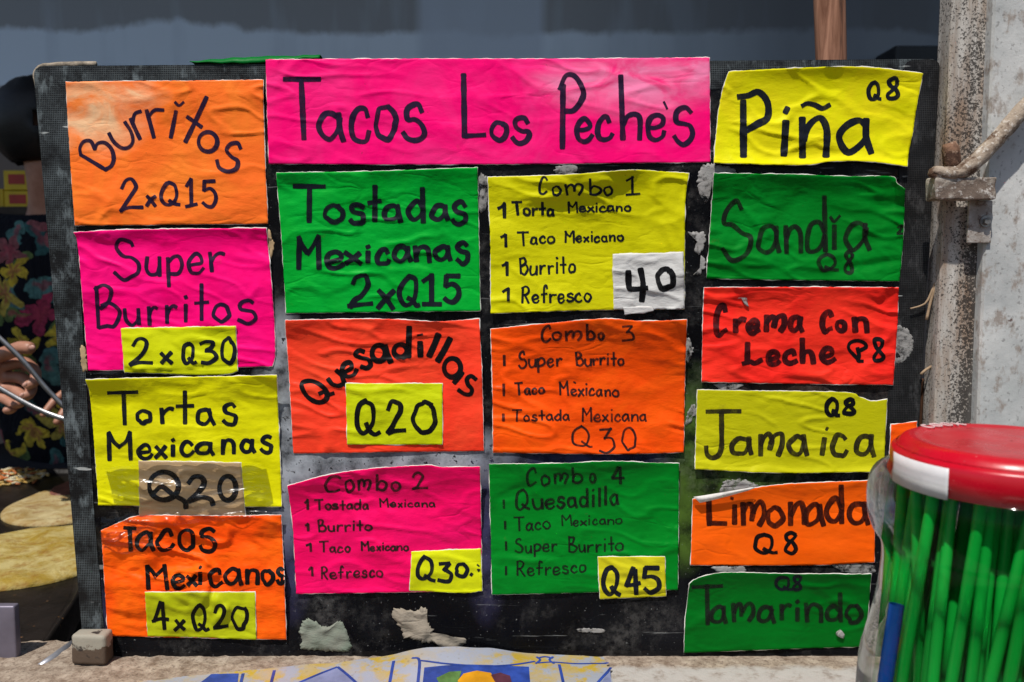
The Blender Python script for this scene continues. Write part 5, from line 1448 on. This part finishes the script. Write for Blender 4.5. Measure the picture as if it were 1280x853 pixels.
# wooden pole behind the board
t = NT("pole_wood")
g = t.noise(18, 6, 0.65, t.coord(scale=(6, 6, 0.5)), 0.6)
c = t.mix(t.ramp(g, [(0.35, 0.0), (0.65, 1.0)]), (0.16, 0.065, 0.035, 1), (0.40, 0.20, 0.125, 1))
c = t.mix(t.math('MULTIPLY', t.ramp(t.noise(30, 5, 0.6, t.coord(scale=(3, 3, 0.35))), [(0.58, 0.0), (0.66, 1.0)]), 0.7), c, (0.05, 0.025, 0.018, 1))
POLEM = t.done(t.principled(c, 0.75, 0, t.bump(g, 0.5, 0.003), 0.3))
bm = bmesh.new()
pa, pb = on_y(1037, 0, 0.06), on_y(1042, 210, 0.06)
dv = (pb - pa) / (pb.z - pa.z)
pts = [pa + dv * (zz_ - pa.z) for zz_ in [2.895 - 0.09 * k for k in range(42)]]
tube(bm, pts, [0.0168 + 0.0007 * math.sin(k * .9) for k in range(42)], 20, True, 0, 0.0009)
o = mesh_obj("wooden_pole", bm, POLEM)
tag(o, "round brown wooden pole rising behind the board's top right", "pole")

# ================================================================== RIGHT-HAND POST AND WALL
t = NT("weathered_post")
g = t.noise(20, 6, 0.65, t.coord(scale=(5, 5, 0.45)))
c = t.mix(t.ramp(g, [(0.35, 0.0), (0.62, 1.0)]), (0.30, 0.265, 0.23, 1), (0.52, 0.49, 0.45, 1))
sx = t.n("ShaderNodeSeparateXYZ"); t.l(t.coord(), sx.inputs[0])
pxc = on_y(1208, 300, -0.02).x
band = t.ramp(t.math('MULTIPLY', t.math('ABSOLUTE', t.math('SUBTRACT', sx.outputs[0], t.math('ADD', pxc - 0.006, t.math('MULTIPLY', t.noise(12, 3), 0.03)))), 28), [(0.1, 1.0), (0.85, 0.0)])
hgt = t.ramp(t.math('MULTIPLY', sx.outputs[2], 1.2), [(0.55, 1.0), (0.85, 0.35)])
thr = t.math('SUBTRACT', 0.545, t.math('MULTIPLY', t.math('MULTIPLY', band, hgt), 0.15))
thr = t.math('ADD', thr, t.math('MULTIPLY', t.math('SUBTRACT', t.noise(22, 5, 0.65, t.coord(scale=(1.4, 1, 0.5))), 0.5), 0.30))
c = t.mix(t.ramp(t.noise(16, 6, 0.7, t.coord(scale=(2.2, 1, 0.4), loc=(2, 0, 1))), [(0.50, 0.0), (0.66, 0.75)]), c, (0.25, 0.155, 0.095, 1))
sp = t.math('MULTIPLY', t.math('SUBTRACT', t.noise(430, 4, 0.7), thr), 16, True)
c = t.mix(t.math('MULTIPLY', sp, 0.88), c, (0.022, 0.019, 0.018, 1))
lb = t.math('MULTIPLY', t.math('SUBTRACT', on_y(1180, 420, -0.02).x - 0.002, t.math('ADD', sx.outputs[0], t.math('MULTIPLY', t.noise(25, 4), 0.01))), 160, True)
c = t.mix(t.math('MULTIPLY', lb, 0.7), c, (0.26, 0.14, 0.08, 1))
POSTM = t.done(t.principled(c, 0.9, 0, t.bump(g, 0.5, 0.003, t.bump(sp, 0.25, 0.0012)), 0.2))
bm = bmesh.new()
def slab(bm, L, Rr, y0, y1, nseg=26, wob=0.0012):
    """a board between two edge lines given as (x at the top, y, x lower, y)"""
    rows = []
    zt, zb = 2.892, -0.9
    l0, l1 = on_y(*L[0], y0), on_y(*L[1], y0); r0, r1 = on_y(*Rr[0], y0), on_y(*Rr[1], y0)
    for k in range(nseg * 4 + 1):
        z_ = zt + (zb - zt) * k / (nseg * 4)
        lx = l0.x + (l1.x - l0.x) * (z_ - l0.z) / (l1.z - l0.z) + wob * noise.noise(V((z_ * 30, 1, y0 * 50)))
        rx_ = r0.x + (r1.x - r0.x) * (z_ - r0.z) / (r1.z - r0.z) + wob * noise.noise(V((z_ * 30, 5, y0 * 50)))
        e_ = 0.003
        rows.append([bm.verts.new(p) for p in ((lx, y1, z_), (lx, y0 + e_, z_), (lx + e_ * .6, y0, z_), (rx_ - e_ * .6, y0, z_), (rx_, y0 + e_, z_), (rx_, y1, z_))])
    for a, b in zip(rows, rows[1:]):
        for k in range(6): bm.faces.new((a[k], b[k], b[(k + 1) % 6], a[(k + 1) % 6]))
    bm.faces.new(rows[0]); bm.faces.new(rows[-1][::-1])
    bmesh.ops.recalc_face_normals(bm, faces=bm.faces)
slab(bm, ((1191, 0), (1169, 520)), ((1241, 0), (1221, 520)), -0.02, 0.008)
o = mesh_obj("wooden_post", bm, POSTM, smooth=False)
tag(o, "weathered grey post speckled with black mould right of the board", "post")
t = NT("whitewash")
n = t.noise(14, 6, 0.6); 
c = t.mix(t.ramp(n, [(0.35, 0.0), (0.65, 1.0)]), (0.37, 0.38, 0.375, 1), (0.56, 0.56, 0.545, 1))
c = t.mix(t.ramp(t.noise(60, 6, 0.65, t.coord(scale=(1, 1, 0.6))), [(0.54, 0.0), (0.64, 0.8)]), c, (0.25, 0.20, 0.165, 1))
c = t.mix(t.ramp(t.noise(26, 5, 0.6), [(0.69, 0.0), (0.72, 0.95)]), c, (0.07, 0.025, 0.018, 1))
c = t.mix(t.math('MULTIPLY', t.ramp(t.noise(200, 4), [(0.6, 0.0), (0.68, 1.0)]), 0.5), c, (0.10, 0.09, 0.085, 1))
WASH = t.done(t.principled(c, 0.75, 0, t.bump(t.noise(70, 6, 0.65), 0.45, 0.002, t.bump(n, 0.3, 0.004)), 0.3))
bm = bmesh.new()
slab(bm, ((1242.5, 0), (1222.5, 520)), ((1500, 0), (1480, 520)), -0.034, 0.008, wob=0.0006)
o = mesh_obj("painted_panel", bm, WASH, smooth=False)
tag(o, "whitewashed scuffed panel at the right edge behind the jar", "panel")

def patchy(name, cols, scale=(60, 170), rough=0.85, bs=0.9):
    t = NT(name)
    a_ = t.noise(scale[0], 6, 0.65); b_ = t.noise(scale[1], 5, 0.7)
    c = t.mix(t.ramp(a_, [(0.42, 0.0), (0.56, 1.0)]), cols[0], cols[1])
    c = t.mix(t.ramp(b_, [(0.55, 0.0), (0.62, 1.0)]), c, cols[2])
    return t.done(t.principled(c, rough, 0, t.bump(b_, bs, 0.0015, t.bump(a_, bs, 0.003)), 0.25))
RUSTW = patchy("rusty_painted_iron", [(0.09, 0.05, 0.03, 1), (0.36, 0.29, 0.225, 1), (0.54, 0.49, 0.43, 1)])
ROUGHW = patchy("splintered_wood", [(0.16, 0.12, 0.095, 1), (0.38, 0.34, 0.29, 1), (0.50, 0.46, 0.42, 1)], (45, 130))
# peg block nailed on the post
bm = bmesh.new()
a, b = on_y(1166, 250, -0.05), on_y(1243, 222, -0.05)
g = bmesh.ops.create_grid(bm, x_segments=1, y_segments=1, size=0)
bm.clear()
box(bm, a.x, b.x, -0.055, -0.034, a.z, b.z, 0.002)
bmesh.ops.subdivide_edges(bm, edges=bm.edges[:], cuts=4, use_grid_fill=True)
for v in bm.verts: v.co += V((noise.noise(v.co * 90), noise.noise(v.co * 90 + V((5, 0, 0))), noise.noise(v.co * 90 + V((0, 5, 0))))) * 0.0018
o = mesh_obj("wooden_block", bm, ROUGHW)
tag(o, "rough splintered wooden block fixed across the post", "block")
bm = bmesh.new()
tube(bm, [on_y(1190, 212, -0.045), on_y(1189.5, 200, -0.045), on_y(1188, 186, -0.045), on_y(1186, 179, -0.045)], [0.0082, 0.0085, 0.0084, 0.006], 10, True, 0, 0.001)
o = mesh_obj("wooden_peg", bm, patchy("peg_brown", [(0.06, 0.03, 0.02, 1), (0.22, 0.12, 0.075, 1), (0.30, 0.20, 0.14, 1)]))
tag(o, "short brown peg standing on the block beside the post", "peg")
bm = bmesh.new()
pts = [(1480, -60), (1400, 18), (1340, 73), (1310, 103), (1285, 129), (1262, 156), (1240, 181), (1222, 200), (1206, 212), (1192, 217), (1178, 216), (1168, 214.5), (1165, 217), (1170, 220), (1186, 220.5)]
pl = catmull([on_y(x, y, -0.052) for x, y in pts], 0.004)
nn_ = len(pl)
tube(bm, pl, [0.0082 * (1 if i < nn_ * .8 else max(0.42, 1 - (i / nn_ - .8) * 4.0)) for i in range(nn_)], 12, True, 0, 0.0014)
o = mesh_obj("bent_iron_rod", bm, RUSTW)
tag(o, "rusty bent rod hooked round the wooden block on the post", "rod")
PL = empty("metal_plate", on_y(1222, 305, -0.036)); tag(PL, "small grey bolted plate on the post under the block", "plate")
bm = bmesh.new()
a, b = on_y(1208, 304, -0.036), on_y(1240, 251, -0.036)
box(bm, a.x, b.x, -0.038, -0.0345, a.z, b.z, 0.001)
mesh_obj("plate_sheet", bm, patchy("plate_grey", [(0.26, 0.22, 0.19, 1), (0.42, 0.39, 0.36, 1), (0.16, 0.11, 0.085, 1)], (40, 150), 0.6, 0.5), PL)
bm = bmesh.new()
c = on_y(1231.5, 277, -0.0385)
for k, (rr, yy) in enumerate([(0.0068, 0.0), (0.0062, -0.003)]): pass
bmesh.ops.create_cone(bm, cap_ends=True, segments=20, radius1=0.0065, radius2=0.0058, depth=0.003, matrix=Matrix.Translation(c) @ Matrix.Rotation(R(90), 4, 'X'))
bmesh.ops.create_cone(bm, cap_ends=True, segments=6, radius1=0.0036, radius2=0.0034, depth=0.005, matrix=Matrix.Translation(c + V((0, -0.003, 0))) @ Matrix.Rotation(R(90), 4, 'X'))
mesh_obj("bolt", bm, simple("bolt_grey", (0.36, 0.34, 0.33, 1), 0.45, 0.5, 90, 0.3, 0.7), PL, smooth=False)
# twigs caught in the gap between board and post
STRAWM = simple("dry_twig", (0.36, 0.25, 0.155, 1), 0.85, 0.4, 60)
def twig(label, pts, r):
    bm = bmesh.new(); tube(bm, catmull([on_y(x, y, -0.006) for x, y in pts], 0.006), r, 7, True, 0, 0.0006)
    tag(mesh_obj("dry_twig", bm, STRAWM), label, "twig", "dry twigs in the gap beside the post")
twig("longest dry twig, leaning in the gap beside the post", [(1174, 318), (1170, 352), (1163, 378), (1158, 400)], 0.0016)
twig("thin twig crossing the gap toward the board", [(1138, 386), (1152, 382), (1160, 375), (1171, 348)], 0.0011)
twig("lowest short twig slanting up to the post", [(1151, 468), (1158, 462), (1170, 455)], 0.0016)
bm = bmesh.new()
a, b = on_y(1149, 640, 0.035), on_y(1176, 476, 0.035)
box(bm, a.x, b.x, 0.028, 0.055, a.z, b.z, 0.002)
o = mesh_obj("wood_batten", bm, simple("batten_brown", (0.20, 0.085, 0.04, 1), 0.8, 0.5, 25, 0.4), smooth=False)
tag(o, "brown batten in the gap between board and post", "batten")

# ================================================================== JAR OF STRAWS
JY = -0.30
jd = (JY - CY)
def zj(y): return on_y(1262, y, JY).z
def rj(px_): return px_ * (jd / math.cos(0)) / FPX * 1.02
jc = on_y(1264, 560, JY); jx = jc.x
JAR = empty("straw_jar", (jx, JY, 0.0)); tag(JAR, "clear plastic jar with red screw lid full of green straws", "jar")
kpx = lambda p: p * (jd * 1.0) / FPX          # px to metres at the jar's distance
ztop = zj(561); zrim = zj(600)
RL = kpx(141)
t = NT("clear_jar_plastic")
tr = t.n("ShaderNodeBsdfTransparent"); tr.inputs[0].default_value = (0.985, 0.99, 0.985, 1)
rf = t.n("ShaderNodeBsdfRefraction"); rf.inputs["IOR"].default_value = 1.10; rf.inputs["Roughness"].default_value = 0.02; rf.inputs["Color"].default_value = (0.97, 0.975, 0.965, 1)
lw = t.n("ShaderNodeLayerWeight"); lw.inputs[0].default_value = 0.5
m1 = t.n("ShaderNodeMixShader"); t.l(t.ramp(lw.outputs["Facing"], [(0.42, 0.0), (0.72, 0.9)]), m1.inputs[0]); t.l(tr.outputs[0], m1.inputs[1]); t.l(rf.outputs[0], m1.inputs[2])
gl = t.n("ShaderNodeBsdfGlossy"); gl.inputs["Roughness"].default_value = 0.06
fr = t.n("ShaderNodeFresnel"); fr.inputs[0].default_value = 1.45
scr_ = t.ramp(t.noise(90, 4, 0.5, t.coord(scale=(1, 1, 0.12))), [(0.62, 0.0), (0.72, 0.04)])
m2 = t.n("ShaderNodeMixShader"); t.l(t.math('ADD', t.math('MULTIPLY', fr.outputs[0], 0.26), scr_, True), m2.inputs[0]); t.l(m1.outputs[0], m2.inputs[1]); t.l(gl.outputs[0], m2.inputs[2])
PLAST = t.done(m2.outputs[0])
prof = [(0.0, 0.0005), (kpx(158), 0.0005), (kpx(170), 0.012), (kpx(174), 0.05), (kpx(172), zj(853)), (kpx(165), zj(815)), (kpx(155), zj(775)), (kpx(149), zj(735)), (kpx(147), zj(700)), (kpx(151), zj(684)), (kpx(160), zj(672)),
        (kpx(166), zj(655)), (kpx(168), zj(630)), (kpx(166), zj(610)), (kpx(160), zj(597)), (kpx(148), zj(589)), (kpx(136), zj(584)), (kpx(134), zj(560))]
pr2 = catmull([(a, 0, b) for a, b in prof[1:]], 0.004)
bm = bmesh.new()
lathe(bm, [(0.001, 0.0006)] + [(p.x, p.z) for p in pr2], 96, (jx, JY, 0))
lathe(bm, [(kpx(137), zj(596)), (kpx(141), zj(592)), (kpx(137), zj(588))], 96, (jx, JY, 0))
bmesh.ops.recalc_face_normals(bm, faces=bm.faces)
mesh_obj("jar_body", bm, PLAST, JAR)
t = NT("red_lid_plastic")
n = t.noise(20, 4)
c = t.mix(t.ramp(n, [(0.4, 0.0), (0.65, 1.0)]), (0.42, 0.002, 0.012, 1), (0.50, 0.004, 0.018, 1))
c = t.mix(t.math('MULTIPLY', t.ramp(t.noise(260, 3), [(0.70, 0.0), (0.75, 1.0)]), 0.5), c, (0.75, 0.4, 0.4, 1))
LIDM = t.done(t.principled(c, t.ramp(t.noise(30, 5), [(0.35, 0.22), (0.7, 0.42)]), 0, t.bump(t.noise(120, 4), 0.06, 0.0008), 0.5))
H = kpx(40)
zr = zj(604)
lp = [(RL * .97, zr), (RL, zr + 0.001), (RL, zr + H * .92), (RL * .985, zr + H * 1.02), (RL * .95, zr + H * 1.06), (RL * .935, zr + H * 1.16), (RL * .90, zr + H * 1.30), (RL * .85, zr + H * 1.37), (RL * .78, zr + H * 1.38), (RL * .75, zr + H * 1.33), (RL * .70, zr + H * 1.33), (RL * .4, zr + H * 1.35), (0.001, zr + H * 1.36)]
bm = bmesh.new()
lathe(bm, lp, 128, (jx, JY, 0))
lathe(bm, [(RL * .97, zr), (RL * .94, zr + 0.002), (RL * .94, zr + H)], 128, (jx, JY, 0))
bmesh.ops.recalc_face_normals(bm, faces=bm.faces)
LID = mesh_obj("lid", bm, LIDM, JAR)
# white sticker round the lid's side
a0, a1 = R(-97), R(-56)
bm = bmesh.new(); N = 24; rows = []
for i in range(N + 1):
    a = a0 + (a1 - a0) * i / N
    x, y = jx + (RL + 0.0006) * math.sin(a), JY - (RL + 0.0006) * math.cos(a)
    rows.append([bm.verts.new((x, y, zr + H * h)) for h in (-0.02, .3, .6, .93)])
for r0, r1 in zip(rows, rows[1:]):
    for k in range(3): bm.faces.new((r0[k], r1[k], r1[k + 1], r0[k + 1]))
bmesh.ops.recalc_face_normals(bm, faces=bm.faces)
bmesh.ops.solidify(bm, geom=bm.faces[:], thickness=0.0004)
STK = mesh_obj("lid_sticker", bm, simple("white_sticker", (0.70, 0.69, 0.70, 1), 0.5, 0.12, 60, 0.1))
STK.parent = LID
STK.matrix_parent_inverse = Matrix.Identity(4)
# raised white letters on the lid
bm = bmesh.new()
zt_ = zr + H * 1.37
def lid_stroke(pts, ang, rad, s):
    er = V((math.sin(ang), math.cos(ang), 0)); et = V((math.cos(ang), -math.sin(ang), 0))
    pl = catmull([V((jx, JY, zt_ + 0.0006)) + er * (rad + (.5 - p[1]) * s) + et * (p[0] - .5) * s * .75 for p in pts], 0.0008)
    tube(bm, pl, 0.00055, 6)
for i, ch in enumerate("COOK"):
    for st_ in ({'C': G['C'], 'O': G['o'], 'K': [[(.1, 0), (.1, 1)], [(.9, 0), (.15, .55)], [(.35, .45), (.95, 1)]]}[ch]):
        lid_stroke(st_, R(-34 + i * 9.5), RL * .80, RL * .13)
EMB = mesh_obj("lid_lettering", bm, simple("pale_letter", (0.75, 0.55, 0.55, 1), 0.5, 0.2, 60, 0.0))
EMB.parent = LID

# straws
def straw_mat(name, col, dk):
    t = NT(name)
    n = t.noise(14, 4, 0.5, t.coord(scale=(1, 1, 0.3)))
    c = t.mix(t.ramp(n, [(0.4, 0.0), (0.65, 1.0)]), dk, col)
    p = t.n("ShaderNodeBsdfPrincipled")
    t.l(c, p.inputs["Base Color"]); p.inputs["Roughness"].default_value = 0.2
    tl = t.n("ShaderNodeBsdfTranslucent"); t.l(c, tl.inputs[0])
    mx = t.n("ShaderNodeMixShader"); mx.inputs[0].default_value = 0.5
    t.l(p.outputs[0], mx.inputs[1]); t.l(tl.outputs[0], mx.inputs[2])
    return t.done(mx.outputs[0])
SG = straw_mat("green_straw_plastic", (0.012, 0.60, 0.075, 1), (0.006, 0.46, 0.05, 1))
SB = straw_mat("blue_straw_plastic", (0.01, 0.14, 0.55, 1), (0.008, 0.11, 0.48, 1))
rng = random.Random(12)
def straw(p0, p1, mat, label, group, r=0.0043):
    bm = bmesh.new()
    L = (p1 - p0).length
    m = (p0 + p1) / 2 + V((rng.uniform(-.002, .002), rng.uniform(-.002, .002), 0))
    tube(bm, [p0, m, p1], r, 14, False)
    tube(bm, [p1, m, p0], r * .86, 14, False)
    o = mesh_obj("drinking_straw", bm, mat); tag(o, label, "straw", group); return o
lim = RL * .88; wst = kpx(147) - 0.007
n_s = 0; placed = []
tries = 0
while n_s < 80 and tries < 5000:
    tries += 1
    a = rng.uniform(0, 6.28); rr = math.sqrt(rng.random()) * wst
    mx_, my_ = rr * math.cos(a), rr * math.sin(a)
    if any((mx_ - q[0]) ** 2 + (my_ - q[1]) ** 2 < 0.0088 ** 2 for q in placed): continue
    placed.append((mx_, my_))
    lx, ly = rng.uniform(-.008, .046) + 0.024 * (mx_ / wst + .35), rng.uniform(-.03, .03)
    zb_, zt2 = 0.006, zr + H * rng.uniform(.1, .75)
    zm = zj(715); s_t = (zt2 - zm) / 0.2; s_b = (zm - zb_) / 0.2
    tx, ty = mx_ + lx * s_t * 1.0, my_ + ly * s_t; bx_, by_ = mx_ - lx * s_b * .8, my_ - ly * s_b * .8
    def cl(x, y, m_):
        d = math.hypot(x, y); return (x, y) if d < m_ else (x * m_ / d, y * m_ / d)
    tx, ty = cl(tx, ty, kpx(134) - 0.007); bx_, by_ = cl(bx_, by_, kpx(152))
    straw(V((jx + bx_, JY + by_, zb_)), V((jx + tx, JY + ty, zt2)), SG, "green plastic drinking straw standing among many in the clear jar", "green straws in the jar")
    n_s += 1
straw(V((jx - kpx(164), JY - 0.012, 0.07)), V((jx - kpx(142), JY - 0.006, zj(752))), SB, "single blue straw by the jar's left side", None, 0.0055)
